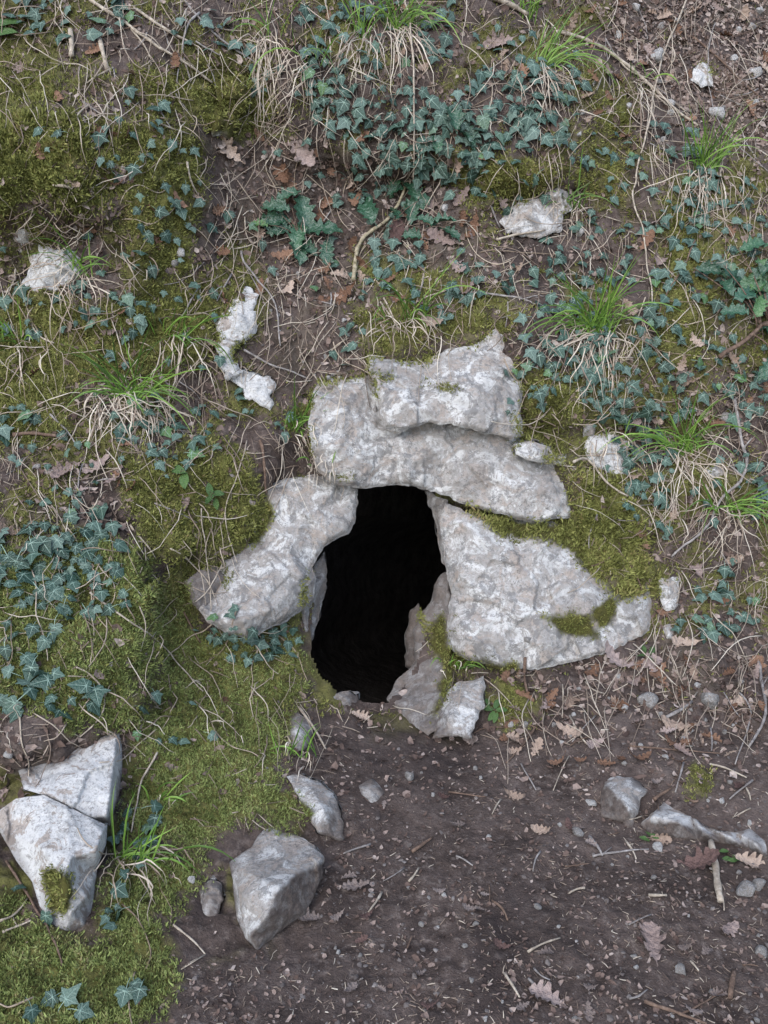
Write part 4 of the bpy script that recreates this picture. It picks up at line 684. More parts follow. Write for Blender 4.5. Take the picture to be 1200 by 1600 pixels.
# ------------------------------------------------------------------ ivy: each patch one plant; every leaf its own object
IVY_PATCHES = [   # (ellipses), leaf count, leaf px, label
 ([(540,170,55,90),(490,120,40,60)], 46, 22, 'ivy trailing down the upper bank left of the hanging pale stem'),
 ([(620,205,80,75),(700,225,70,60)], 90, 23, 'dense curtain of ivy over the ledge beside the hanging pale stem'),
 ([(770,190,70,75),(850,150,60,70)], 80, 23, 'ivy covering the ledge at the top centre right of the dense curtain'),
 ([(520,40,60,40),(600,40,40,40),(690,60,40,40)], 44, 21, 'ivy at the top edge above the central ledge'),
 ([(900,200,60,70),(960,260,50,50)], 30, 21, 'loose ivy on the mossy ridge at the upper right'),
 ([(880,530,75,70),(840,600,30,40),(940,600,50,50)], 92, 22, 'thick ivy under the big grass tuft right of the stone block'),
 ([(900,430,80,40),(760,440,70,35),(690,470,50,40)], 50, 20, 'ivy strung along the slope above the stone block'),
 ([(1060,230,40,40),(1110,300,70,40),(1070,350,50,40)], 48, 21, 'ivy around the upper right grass tuft'),
 ([(1090,430,70,60),(1030,520,40,60)], 48, 21, 'ivy on the right bank left of the holly bush'),
 ([(1080,600,60,45),(1010,640,40,50),(1160,620,40,50)], 40, 22, 'ivy on the right bank below the holly bush'),
 ([(1000,760,40,60),(1010,720,40,50)], 30, 22, 'ivy dangling beside the mossy cap of the right boulder'),
 ([(1140,930,60,60),(1100,970,50,35),(1180,760,25,60)], 34, 25, 'ivy on the lower right bank above the leaf litter'),
 ([(60,880,75,60),(130,850,60,60)], 64, 27, 'large leaved ivy carpet on the mossy ledge at the left edge'),
 ([(150,930,60,50),(60,970,60,40)], 26, 26, 'ivy trailing over the lower half of the left mossy ledge'),
 ([(30,1060,35,60),(90,1090,60,40)], 20, 31, 'few large ivy leaves at the bottom of the left mossy ledge'),
 ([(350,985,50,25),(440,1000,45,30),(400,1020,50,20)], 34, 22, 'ivy tucked under the slanting boulder beside the cave mouth'),
 ([(220,660,50,45),(260,700,60,35),(320,680,30,30)], 34, 23, 'ivy below the large grass tuft on the left slope'),
 ([(120,470,40,40),(200,500,60,40),(40,490,40,40)], 32, 21, 'ivy around the left grass tuft below the white stone'),
 ([(215,200,60,60),(190,250,50,60)], 18, 22, 'sparse ivy on the moss streak at upper left'),
 ([(60,40,70,40),(170,30,60,30)], 24, 23, 'ivy among twigs at the top left corner'),
 ([(300,340,60,60),(230,370,50,50)], 18, 21, 'sparse ivy on the left bank beside the bare terrace'),
 ([(560,290,50,30),(620,380,60,40),(600,440,60,40)], 34, 20, 'ivy threaded through the holly seedlings on the terrace'),
 ([(30,690,40,60),(90,800,50,40)], 18, 24, 'ivy leaves at the left edge above the mossy ledge'),
 ([(200,1330,30,60),(180,1410,25,50),(240,1280,20,50)], 18, 24, 'ivy leaves in the gap right of the split boulder'),
 ([(200,1540,60,30),(60,1400,40,60),(100,1560,80,30)], 10, 26, 'few ivy leaves on the moss at the bottom left corner'),
 ([(330,60,70,40),(400,120,40,50)], 16, 22, 'ivy between fallen branches at the top left'),
 ([(790,590,22,60),(380,950,35,30)], 7, 17, 'single ivy leaves creeping onto the pale stones'),
 ([(450,660,30,30),(380,640,30,40),(545,540,25,60)], 16, 20, 'ivy at the left end of the capstone'),
 ([(800,300,60,40),(900,380,60,40)], 20, 20, 'ivy sprigs around the weathered ledge stone'),
 ([(280,1130,80,60)], 8, 19, 'few small ivy leaves on the green moss lawn'),
 ([(170,480,190,330)], 60, 18, 'stray small ivy leaves dotted over the left slope'),
 ([(560,330,220,140)], 46, 17, 'stray small ivy leaves dotted over the terrace'),
 ([(1060,520,160,330)], 150, 17, 'stray small ivy leaves dotted over the right bank'),
 ([(620,90,320,100)], 50, 18, 'stray small ivy leaves dotted over the top of the bank')]
for ells, cnt, lpx, lab in IVY_PATCHES:
    tot = sum(e[2] * e[3] for e in ells); pts = []
    for e in ells: pts += scatter_px(e, max(1, round(cnt * e[2] * e[3] / tot)), lpx * .42)
    hits = []
    for x, y in pts:
        if inhole_px(x, y, 6): continue
        c = cast(x, y)
        if c is None or (c[2] and RNG.random() < .75 and 'creeping' not in lab and 'boulder' not in lab): continue
        hits.append((x, y, c))
    if not hits: continue
    base = np.mean([np.array(h[2][0]) for h in hits], 0); root = link('ivy_plant', None, None, None, Vector(base)); root.empty_display_size = .05; tag(root, lab, 'ivy', 'ivy plants on the bank'); g = Geo()
    for x, y, c in hits:
        size = lpx * px2m(c[3]) * (.36 + .82 * RNG.beta(1.7, 1.7)); th = math.pi / 2 + RNG.normal() * .75
        Mx, n_, t = orient(c[1], th, size, jit=.28); p = np.array(c[0]) + np.array(c[1]) * RNG.uniform(.008, .028) + np.array([0, -1, .3]) * .004
        o = link('leaf', IVY[int(RNG.integers(len(IVY)))], None, root); o.matrix_local = Matrix.Translation(Vector(p - t * size * .3 - base)) @ Mx
    for _ in range(max(2, len(hits) // 7)):
        x, y, c = hits[int(RNG.integers(len(hits)))]; th = math.pi / 2 + RNG.normal() * .7; q = [(x, y - 20)]
        for i in range(5): th += RNG.normal() * .35; q.append((q[-1][0] + math.cos(th) * RNG.uniform(14, 28), q[-1][1] + math.sin(th) * RNG.uniform(14, 28)))
        d = drape(q, .006, n=16)
        if d is not None: V, Fc = tube(d, .0021 * np.linspace(1.1, .6, len(d)), 5); o = link('stem', mesh_np('stem', V - base, Fc), M['vine'], root); fattr(o.data, 'tint', np.full(len(V), RNG.uniform(.3, 1)))

# ------------------------------------------------------------------ grass tufts
def tuft(px, py, ng, nd, hpx, dpx, label, lean=0.0, spread=1.0):
    c = cast(px, py)
    if c is None: return
    b0 = np.array(c[0]); nn = np.array(c[1]); s = px2m(c[3]); root = link('grass_tuft', None, None, None, Vector(b0)); root.empty_display_size = .05; tag(root, label, 'grass tuft', 'grass tufts on the bank'); ge, gd = Geo(), Geo(); swing = RNG.normal() * .3; spread = spread * RNG.uniform(.75, 1.25)
    def blade(g, pts, w, tint):
        pts = np.asarray(pts); n = len(pts); t = np.gradient(pts, axis=0); t /= np.linalg.norm(t, axis=1)[:, None] + 1e-9; sd2 = np.cross(t, np.array([RNG.normal() * .5, -1, .4 + RNG.normal() * .4])); sd2 /= np.linalg.norm(sd2, axis=1)[:, None] + 1e-9
        ww = w * np.concatenate([np.linspace(.7, 1, n // 2), np.linspace(1, .08, n - n // 2)])[:, None]; V = np.concatenate([pts - sd2 * ww / 2, pts + sd2 * ww / 2 , pts + np.cross(sd2, t) * ww * .18]); i = np.arange(n - 1)[:, None]
        Fc = np.concatenate([i + [0, 2 * n, 2 * n + 1], i + [0, 2 * n + 1, 1], i + [2 * n, n, n + 1], i + [2 * n, n + 1, 2 * n + 1]]); g.add(V, Fc, tint)
    for _ in range(int(ng * 1.5)):
        L = hpx * 1.4 * s * RNG.uniform(.3, 1.25); an = RNG.uniform(0, 6.28); d = np.array([math.cos(an) * .62 * spread + lean + .4 * swing, 0, 0]) + nn * RNG.uniform(.15, .55) + np.array([0, 0, 1.0]); d /= np.linalg.norm(d); st = b0 + np.array([RNG.normal() * .028, 0, RNG.normal() * .014]); p = [st]; g_ = RNG.uniform(.05, 1.15) ** 1.2
        for i in range(7): d = d + np.array([0, 0, -g_ * .35]) + nn * .02 + np.array([RNG.normal() * .03, 0, 0]); d /= np.linalg.norm(d); p.append(p[-1] + d * L / 7)
        blade(ge, p, RNG.uniform(.0028, .0058), float(RNG.random()))
    for _ in range(nd):
        a = float(np.clip(swing + RNG.normal() * .62 * spread, -1.8, 1.8)); L = dpx * RNG.beta(2.2, 1.8) * 1.25; x0 = px + RNG.normal() * 20 * spread; y0 = py + RNG.normal() * 13; a1 = a * RNG.uniform(.2, 1.0); bd_ = RNG.normal() * .1
        q = [(x0, y0), (x0 + math.sin(a) * L * .22, y0 + math.cos(a) * L * .15 - RNG.random() * .04 * L), (x0 + math.sin(a) * L * .42 + bd_ * L * .4, y0 + max(.12, math.cos(a)) * L * .40), (x0 + math.sin(a) * L * .42 + math.sin(a1) * L * .22 + bd_ * L * .7, y0 + max(.2, math.cos(a)) * L * .62), (x0 + math.sin(a) * L * .42 + math.sin(a1) * L * .4 + bd_ * L * .5, y0 + max(.25, math.cos(a)) * L * .62 + math.cos(a1) * L * .25)]
        if inhole_px(*q[-1], 2): continue
        hb = RNG.uniform(.008, .045); d = drape(q, lambda t: .004 + hb * np.sin(math.pi * np.clip(t, 0, 1)) ** .8, n=13, brk=.12, soft=4)
        if d is not None: blade(gd, d, RNG.uniform(.0022, .0042), float(RNG.beta(3, 1.6)))
    for nm, g, mt in (('green_blades', ge, 'grass'), ('dry_blades', gd, 'straw')):
        if g.n: V, Fc, A = g.arrays(); o = link(nm, mesh_np(nm, V - b0, Fc), M[mt], root); fattr(o.data, 'tint', A); o['kind'] = 'stuff'
tuft(930, 520, 55, 60, 85, 150, 'largest grass tuft with dry hanging blades right of the stone block', spread=1.1)
tuft(205, 625, 34, 75, 90, 125, 'wide grass tuft with a skirt of dry straw on the left slope', spread=1.35)
tuft(1068, 712, 34, 38, 85, 130, 'upright grass tuft on the right bank beside the grey twig')
tuft(1142, 800, 22, 16, 70, 120, 'arching grass tuft with broad blades at the right edge', .4, 1.3)
tuft(622, 48, 26, 34, 75, 130, 'grass tuft at the top edge above the ivy curtain')
tuft(850, 105, 20, 22, 70, 110, 'grass tuft on the upper slope below the thick cut branch', .35)
tuft(1098, 270, 34, 40, 70, 130, 'grass tuft among ivy at the upper right edge', .25)
tuft(118, 425, 12, 24, 70, 140, 'thin grass tuft with long drooping straws beside the white left stone')
tuft(205, 1345, 18, 28, 70, 120, 'grass tuft in the gap right of the split boulder', .3)
tuft(462, 672, 18, 14, 55, 60, 'small dark grass tuft against the left end of the capstone', .2)
tuft(648, 500, 12, 12, 90, 80, 'thin grass tuft on the moss above the stone block', -.1)
tuft(462, 1182, 10, 10, 45, 40, 'small grass tuft between two grey stones at the moss lawn edge', -.2)
tuft(716, 1045, 14, 4, 26, 20, 'tiny grass tuft between the right jamb stones')
tuft(893, 325, 10, 24, 45, 70, 'hanging grass tuft right of the weathered ledge stone')
tuft(478, 100, 5, 34, 110, 150, 'dry grass tuft hanging at the top left of the ivy ledge')
tuft(560, 60, 10, 30, 60, 130, 'dry grass tuft draped down the upper ivy')
tuft(420, 60, 5, 26, 90, 170, 'long dry grass tuft trailing beside the dark mossy stone')
tuft(1000, 130, 4, 26, 40, 110, 'dry straw tuft under the pale twig at the upper right')
tuft(30, 540, 10, 14, 60, 90, 'small grass tuft at the left edge of the mossy slope')
tuft(270, 530, 12, 18, 60, 110, 'grass tuft with long straws left of the white outcrop', .5)
tuft(955, 690, 3, 18, 30, 90, 'dry straw hanging over the rooted white stone')
tuft(500, 725, 2, 16, 20, 55, 'dry roots and straw hanging above the left boulder')
tuft(600, 500, 3, 18, 30, 75, 'pale straw hanging over the left top corner of the stone block')
tuft(250, 1250, 7, 3, 35, 30, 'few green blades in the moss lawn right of the split boulder', .4)
tuft(820, 30, 12, 6, 50, 60, 'green grass at the top edge beside the thick cut branch')

# ------------------------------------------------------------------ words that single out look-alikes
MARKS = [('cave mouth',580,930),('capstone',690,730),('stone block',700,610),('left boulder',430,880),('right boulder',820,930),('split boulder',100,1300),('angular path boulder',430,1390),('low stone row',1060,1275),('tan stick',1117,1365),('largest grass tuft',930,520),('kinked grey twig',1150,740),('holly bush',1165,480),('left holly seedling',470,360),('curved stick',590,360),('white outcrop',380,545),('mossy mound',70,250),('lichened stone',346,190),('hanging pale stem',645,150),('weathered ledge stone',838,335),('long pale twig',1000,260),('straw skirted tuft',205,640),('mossy ledge',120,1000),('moss lawn',340,1150),('thick cut branch',800,12),('rooted white stone',945,710),('rounded stone',578,1240),('short pale grey stick',1058,1112),('blocky stone',720,1105),('arching grass tuft',1142,800),('upper right grass tuft',1098,265),('large dark leaf',1090,1352),('torn pinkish leaf',1020,1480),('forked brown twig',1060,1588),('pale leaf at the bottom',858,1562),('top left branches',250,70),('white left stone',70,410),('long fallen branch',985,110)]
SEEN = set()
def word(look, px, py):
    ms = sorted(MARKS, key=lambda m: (m[1] - px) ** 2 + (m[2] - py) ** 2)
    def rel(m):
        dx, dy = px - m[1], py - m[2]; far = 'well ' if math.hypot(dx, dy) > 110 else 'just '
        if abs(dx) > 2.2 * abs(dy): return far + ('right of the ' if dx > 0 else 'left of the ') + m[0]
        if abs(dy) > 2.2 * abs(dx): return far + ('below the ' if dy > 0 else 'above the ') + m[0]
        return far + ('below and ' if dy > 0 else 'above and ') + ('right of the ' if dx > 0 else 'left of the ') + m[0]
    for l in [look + ' ' + rel(ms[0]), look + ' ' + rel(ms[1]), look + ' ' + rel(ms[0]).replace('just ', '').replace('well ', '') + ', nearest to the ' + ms[1][0], look + ' ' + rel(ms[0]).replace('just ', '').replace('well ', '') + ', nearer the ' + ms[2][0], look + ' ' + rel(ms[2]), look + ' ' + rel(ms[3]), look + ' ' + rel(ms[4])]:
        if l not in SEEN and len(l.replace(',', '').split()) <= 16: SEEN.add(l); return l
    return look + ' ' + rel(ms[0])

# ------------------------------------------------------------------ twigs and branches
def twig(pp, r, mat, label, cat='twig', forks=(), lift=None, group=None, name='twig', taper=.6):
    d = drape(pp, r * 1.1 + .004 if lift is None else lift, wob=3, soft=3, brk=.2)
    if d is None: return
    n = len(d); g = Geo(); rad = r * np.linspace(1, taper, n) * (1 + .16 * np.array([math.sin(i * 2.3 + pp[0][0]) for i in range(n)])); V, Fc = tube(d, rad, 7); g.add(V, Fc)
    for fk in forks:
        e = drape(fk, r + .003, soft=2, brk=.2)
        if e is not None:
            j = np.argmin(np.linalg.norm(d - e[0], axis=1)); e[0] = d[j]; V, Fc = tube(e, r * .6 * np.linspace(1, .5, len(e)), 6); g.add(V, Fc)
    return tag(g.build(name, M[mat]), label, cat, group)
twig([(1075,-5),(1040,70),(1025,120),(1010,200),(995,270),(990,310),(1005,360),(1012,420),(1016,475)], .0042, 'bark_pale', 'long pale bare twig running down from the top right corner', forks=[[(992,290),(980,285),(970,270)]], lift=.02)
twig([(634,-5),(640,50),(645,130),(645,200),(648,282)], .0042, 'bark_pale', 'straight pale stem hanging through the ivy curtain', lift=.03)
twig([(760,-8),(800,12),(824,25)], .012, 'bark_pale', 'thick cut branch end at the top edge', 'branch', name='branch')
twig([(872,50),(930,70),(975,100),(1020,140),(1050,170),(1088,198)], .0075, 'bark_pale', 'long fallen branch along the upper right ridge', 'branch', forks=[[(960,85),(985,115),(1040,130)]], name='branch')
twig([(140,2),(200,40),(240,70),(290,100),(332,130)], .0065, 'bark_pale', 'longest fallen branch slanting across the top left', 'branch', name='branch', forks=[[(200,40),(225,70),(235,95)]])
twig([(200,8),(255,45),(302,70)], .006, 'bark_pale', 'shorter pale branch just above the long top left branch', 'branch', name='branch')
twig([(285,-3),(320,40),(360,75),(412,105)], .0045, 'bark_grey', 'thin grey branch slanting at the top left of the dark mossy stone', 'branch', name='branch')
twig([(310,22),(292,40),(284,80),(298,130)], .0045, 'bark_grey', 'crooked grey twig crossing the top left branches')
twig([(112,48),(113,92)], .009, 'bark_pale', 'upright broken white stub at top left, left of a pair', 'stick', name='stick', taper=.9)
twig([(157,62),(167,112)], .008, 'bark_pale', 'leaning broken white stub at top left, right of a pair', 'stick', name='stick', taper=.9)
twig([(550,442),(554,410),(562,380),(580,362),(600,348),(622,325),(634,290)], .0085, 'bark_moss', 'thick curved lichened stick on the terrace between holly seedlings', 'stick', name='stick', lift=.02)
twig([(733,457),(780,462),(820,470),(866,492)], .0045, 'bark_grey', 'grey twig lying above the stone block', forks=[[(820,470),(835,462),(850,465)]])
twig([(380,547),(420,570),(450,580),(482,592)], .004, 'bark_grey', 'grey twig crossing the bare white outcrop', lift=.015)
twig([(1145,625),(1160,690),(1168,720),(1155,755),(1120,785),(1113,815),(1080,845),(1050,870)], .006, 'bark_grey', 'kinked grey twig on the right bank between two grass tufts', lift=.02, forks=[[(1162,700),(1175,685)], [(1158,745),(1140,728)]])
twig([(1186,1035),(1190,1070),(1197,1120),(1170,1170)], .0055, 'bark_grey', 'curved grey twig at the right edge above the low stone row', forks=[[(1190,1075),(1200,1060)]])
twig([(1155,1083),(1175,1110),(1165,1150),(1148,1195)], .003, 'bark_grey', 'thin dark twig left of the curved grey twig at right edge')
twig([(1033,1126),(1060,1112),(1084,1098)], .006, 'bark_grey', 'short pale grey stick in the leaf litter at lower right', 'stick', name='stick')
twig([(983,1167),(1040,1172),(1080,1175),(1124,1180)], .0028, 'bark_brown', 'thin reddish twig above the low stone row', forks=[[(1050,1172),(1058,1150),(1070,1130)]])
twig([(1110,1318),(1118,1360),(1124,1412)], .0085, 'bark_pale', 'straight tan stick on the path below the low stone row', 'stick', name='stick', taper=.95)
twig([(1005,1568),(1040,1578),(1070,1590),(1105,1604)], .0042, 'bark_brown', 'forked brown twig at the bottom right corner', forks=[[(1066,1588),(1100,1568),(1130,1552)]])
twig([(1146,1520),(1139,1562)], .006, 'bark_brown', 'short reddish stick at the bottom right', 'stick', name='stick', taper=.9)
twig([(824,1488),(845,1477),(872,1468)], .0028, 'bark_pale', 'small tan twig lying in the middle of the path')
twig([(985,1445),(1000,1438),(1018,1430)], .002, 'bark_grey', 'short grey twig on the path left of the tan stick')
twig([(1016,1400),(1042,1402)], .004, 'bark_pale', 'pale wood splinter on the path left of the tan stick', 'splinter', name='splinter')
twig([(920,1308),(935,1326),(942,1338)], .004, 'bark_grey', 'grey wood splinter below the stone with the muddy face', 'splinter', name='splinter')
twig([(925,1340),(965,1332),(1012,1328)], .003, 'bark_grey', 'grey twig lying under the low stone row', forks=[[(940,1338),(955,1325)]])
twig([(1085,1258),(1090,1252)][::-1] + [(1070,1245)], .004, 'bark_brown', 'short brown stick behind the low stone row', 'stick', name='stick')
twig([(1020,1252),(1035,1242),(1050,1230)], .005, 'bark_brown', 'brown stick between the two stones of the low row', 'stick', name='stick')
twig([(645,1332),(662,1322),(678,1310)], .005, 'bark_brown', 'short flat brown stick on the path before the cave', 'stick', name='stick')
twig([(700,1240),(735,1243),(760,1248)], .003, 'bark_brown', 'thin brown twig on the soil right of the rounded stone')
twig([(140,925),(190,965),(240,1000),(280,1040),(316,1084)], .003, 'bark_pale', 'long thin twig slanting over the moss ledge onto the moss lawn', lift=.012, forks=[[(236,998),(243,985)], [(300,1065),(318,1062)]])
twig([(56,895),(57,950),(66,1000),(72,1035)], .002, 'bark_pale', 'thin upright pale stem in the left ivy carpet', lift=.02)
twig([(120,1045),(150,1060),(165,1090),(155,1125),(125,1150)], .003, 'bark_pale', 'curled pale root on the moss above the split boulder', forks=[[(165,1088),(172,1070)], [(98,1150),(92,1120),(90,1110)]])
twig([(388,690),(372,740),(352,790),(358,850),(372,880)], .002, 'vine', 'pale vine hanging over moss onto the left boulder', lift=.01) if False else None
twig([(388,690),(372,740),(352,790),(358,850),(372,880)], .0022, 'bark_pale', 'pale vine hanging over moss onto the left boulder', lift=.01, forks=[[(355,800),(345,825),(338,830)]])
twig([(310,795),(320,850),(326,900),(334,985)], .0022, 'bark_pale', 'thin root hanging straight down left of the slanting boulder', lift=.012)
twig([(265,855),(295,875),(322,905),(336,935)], .0026, 'bark_pale', 'pale root slanting onto the left boulder', lift=.01)
twig([(288,958),(300,985),(314,1005)], .003, 'bark_brown', 'brown twig under the left boulder beside dangling ivy')
twig([(10,1348),(50,1410),(84,1470),(100,1512)], .0032, 'bark_brown', 'dark twig running down left of the split boulder')
twig([(-5,1442),(25,1432),(42,1408)], .003, 'bark_pale', 'upper pale root at the left edge below the split boulder')
twig([(2,1458),(30,1450),(52,1438)], .003, 'bark_pale', 'lower pale root at the left edge below the split boulder', forks=[[(28,1450),(20,1436)]])
twig([(408,690),(410,730),(413,772)], .0055, 'bark_brown', 'upright brown peg above the left boulder', 'stick', name='stick', lift=.02)
twig([(821,1028),(820,1055),(823,1085)], .006, 'bark_brown', 'upright brown stick leaning on the foot of the right boulder', 'stick', name='stick')
twig([(895,722),(915,715),(930,735),(945,757),(978,778)], .005, 'bark_pale', 'pale root curling round the rooted white stone', 'root', name='root', lift=.02)
twig([(1085,378),(1065,420),(1045,450),(1029,492)], .003, 'bark_brown', 'reddish stem slanting down left of the holly bush', lift=.02)
twig([(466,1108),(490,1140),(508,1172)], .0045, 'bark_pale', 'split wood splinter beside the upright grey stone', 'splinter', name='splinter')
twig([(245,1178),(220,1220),(212,1262),(206,1302)], .003, 'bark_pale', 'pale stem in the gap right of the split boulder', lift=.012)
twig([(372,395),(400,440),(428,470),(438,545)], .0042, 'bark_grey', 'grey stem hanging over the bare soil beside the white outcrop', lift=.02, forks=[[(380,410),(402,450),(415,480)]])
twig([(290,255),(296,285),(312,312)], .004, 'bark_pale', 'short white stick in the upper left moss', 'stick', name='stick')
twig([(246,193),(275,205),(302,212)], .0035, 'bark_pale', 'pale twig with dark tip on the moss streak')
twig([(1080,58),(1120,90),(1160,130),(1205,168)], .005, 'bark_brown', 'brown branch lying on the bare slope at the top right', 'branch', name='branch')
twig([(1114,38),(1105,90),(1112,170),(1140,220),(1205,275)], .0022, 'bark_grey', 'thin arching grey twig on the upper right slope', lift=.02)
twig([(775,376),(810,366),(850,361)], .005, 'bark_pale', 'pale curved root below the weathered ledge stone', 'root', name='root')
twig([(660,300),(640,330),(600,300)][:2], .003, 'bark_brown', 'thin brown twig by the right holly seedling')
twig([(1195,680),(1165,660),(1130,672),(1100,690)], .0025, 'bark_pale', 'thin pale stem lying across the right bank', lift=.015)
twig([(1000,600),(1040,640),(1075,650)], .003, 'bark_brown', 'brown root beside the rooted white stone')
twig([(85,290),(112,293)], .005, 'bark_pale', 'short pale stick resting on the mossy mound', 'stick', name='stick', taper=.9)
twig([(10,740),(30,690),(66,640)][::-1], .0025, 'bark_pale', 'thin pale stem at the left edge beside the straw skirted tuft')
twig([(20,680),(60,678),(95,682)], .007, 'bark_brown', 'thick brown root at the left edge below the mossy slope', 'root', name='root')
twig([(270,1445),(300,1470),(322,1495)], .0025, 'bark_pale', 'forked pale twig on the soil left of the path boulder', forks=[[(275,1525),(290,1508),(318,1495)]])
twig([(640,1380),(655,1360),(700,1345)][:2], .003, 'bark_pale', 'tiny pale stem on the dark path')
# many plain twigs of the tangle, each its own object
k = 0
for reg, cnt, lab in (((20, 430, 5, 170), 26, 'thin dead twig in the tangle of branches at the top left'), ((360, 800, 320, 500), 24, 'thin dead twig on the leafy terrace'), ((900, 1190, 10, 230), 22, 'thin dead twig on the upper right slope'), ((900, 1190, 320, 900), 30, 'thin dead twig among the right bank ivy'), ((20, 330, 380, 830), 24, 'thin dead twig on the left slope'), ((780, 1190, 1050, 1200), 22, 'thin dead twig in the litter below the right boulder'), ((540, 1190, 1220, 1590), 26, 'small dead twig trodden into the path')):
    for _ in range(cnt):
        x = RNG.uniform(reg[0], reg[1]); y = RNG.uniform(reg[2], reg[3]); th = RNG.uniform(0, 3.14); L = RNG.uniform(28, 80) * (.6 if 'path' in lab else 1); q = [(x, y)]
        for i in range(4): th += RNG.normal() * .28; q.append((q[-1][0] + math.cos(th) * L / 4, q[-1][1] + math.sin(th) * L / 4))
        if inhole_px(*q[0], 10) or inhole_px(*q[-1], 10) or (cast(*q[0]) or (0, 0, True))[2]: continue
        mt = ('bark_pale', 'bark_brown', 'bark_grey')[int(RNG.integers(3))]; rr_ = RNG.uniform(.0016, .0036)
        twig(q, rr_, mt, word(('thin ' if rr_ < .0026 else 'stout ') + ('short ' if L < 45 else 'long ') + mt[5:] + ' twig', (q[0][0] + q[-1][0]) / 2, (q[0][1] + q[-1][1]) / 2), group=lab.replace('thin dead twig', 'dead twigs').replace('small dead twig', 'dead twigs'))

# ------------------------------------------------------------------ dead leaves, each its own object
def dead(px, py, spx, mat, label, group=None, th=None, tilt=.25):
    c = cast(px, py)
    if c is None: return
    size = spx * px2m(c[3]); Mx, n_, t = orient(c[1], RNG.uniform(0, 6.28) if th is None else th, size, face=.15, up=.35, jit=tilt)
    o = link('dead_leaf', OAKM[mat][int(RNG.integers(5))]); o.matrix_world = Matrix.Translation(Vector(np.array(c[0]) + n_ * .008 - t * size * .45)) @ Mx; tag(o, label, 'dead leaf', group or 'dead leaves'); return o
for a in [(470,235,52,'leaf_pink','large pale dead leaf beside the brown leaf heap on the terrace'),(440,262,45,'leaf_brown','crumpled brown leaf in the heap left of the pale one'),(356,235,48,'leaf_tan','tan dead leaf below the lichened stone'),
 (278,316,30,'leaf_brown','brown leaf on the left bank beside a white stick'),(440,400,34,'leaf_brown','rust brown curled leaf left of the holly seedling'),(445,458,38,'leaf_tan','tan oak leaf below the left holly seedling'),(462,440,34,'leaf_tan','upright tan oak leaf below the holly seedling'),(530,466,58,'leaf_brown','big brown oak leaf at the foot of the curved stick'),
 (668,500,44,'leaf_tan','narrow tan leaf standing on the moss above the stone block'),(690,375,45,'leaf_pink','pinkish leaf on the terrace right of the dark holly leaf'),(190,742,50,'leaf_pink','large pink grey oak leaf below the straw skirt'),(155,728,46,'leaf_pink','middle pink grey oak leaf below the straw skirt'),(106,738,48,'leaf_pink','left pink grey oak leaf below the straw skirt'),
 (207,765,36,'leaf_brown','brown leaf tucked under the large pink leaf'),(18,836,46,'leaf_tan','tan leaf at the left edge of the ivy carpet'),(1075,598,44,'leaf_tan','cream dead leaf on the right bank below the holly bush'),(1030,405,34,'leaf_pink','pinkish leaf beside the lower end of the long pale twig'),(992,185,36,'leaf_tan','tan leaf under the long pale twig'),
 (780,70,44,'leaf_pink','pale upright leaf at the top below the thick branch'),(628,90,30,'leaf_tan','tan leaf below the top grass tuft'),(890,1146,42,'leaf_tan','bright tan curled leaf on the soil right of the blocky stone'),(1056,1136,44,'leaf_tan','tan oak leaf beside the short pale grey stick'),(962,1036,54,'leaf_pink','pale oak leaf against the foot of the right boulder'),(1012,1038,42,'leaf_pink','pink grey leaf right of the foot of the right boulder'),
 (856,1106,38,'leaf_pink','upright pinkish leaf below the right boulder'),(1086,886,46,'leaf_pink','large pink leaf under the arching grass tuft'),(1068,1005,40,'leaf_tan','tan leaf at the right end of the boulder litter'),(1090,1352,64,'leaf_dark','large dark brown leaf left of the tan stick'),(1166,1348,44,'leaf_tan','curled tan leaf right of the tan stick'),(1020,1480,62,'leaf_pink','torn pinkish leaf on the path at lower right'),
 (858,1562,54,'leaf_pink','pale leaf at the bottom of the path'),(484,1438,36,'leaf_grey','grey leaf on the path right of the angular boulder'),(560,1388,40,'leaf_grey','flat grey leaf on the path before the rounded stone'),(1134,1458,36,'leaf_pink','small three lobed leaf on the path at the right edge'),(350,1096,22,'leaf_brown','small rust leaf on the moss lawn'),
 (740,1160,44,'leaf_grey','grey leaf standing below the blocky stone'),(1030,1310,30,'leaf_tan','tan leaf under the long low stone'),(850,1300,30,'leaf_tan','yellowish leaf on the path left of the stone row'),(800,1245,28,'leaf_tan','curled tan leaf on the path below the moss patch'),(605,300,30,'leaf_tan','tan leaf at the upper holly leaf'),(715,420,32,'leaf_pink','small pink leaf on the terrace above the stone block'),(985,480,30,'leaf_tan','tan leaf right of the largest grass tuft'),(560,1120,30,'leaf_tan','pale curled leaf on the threshold soil')]: dead(*a)
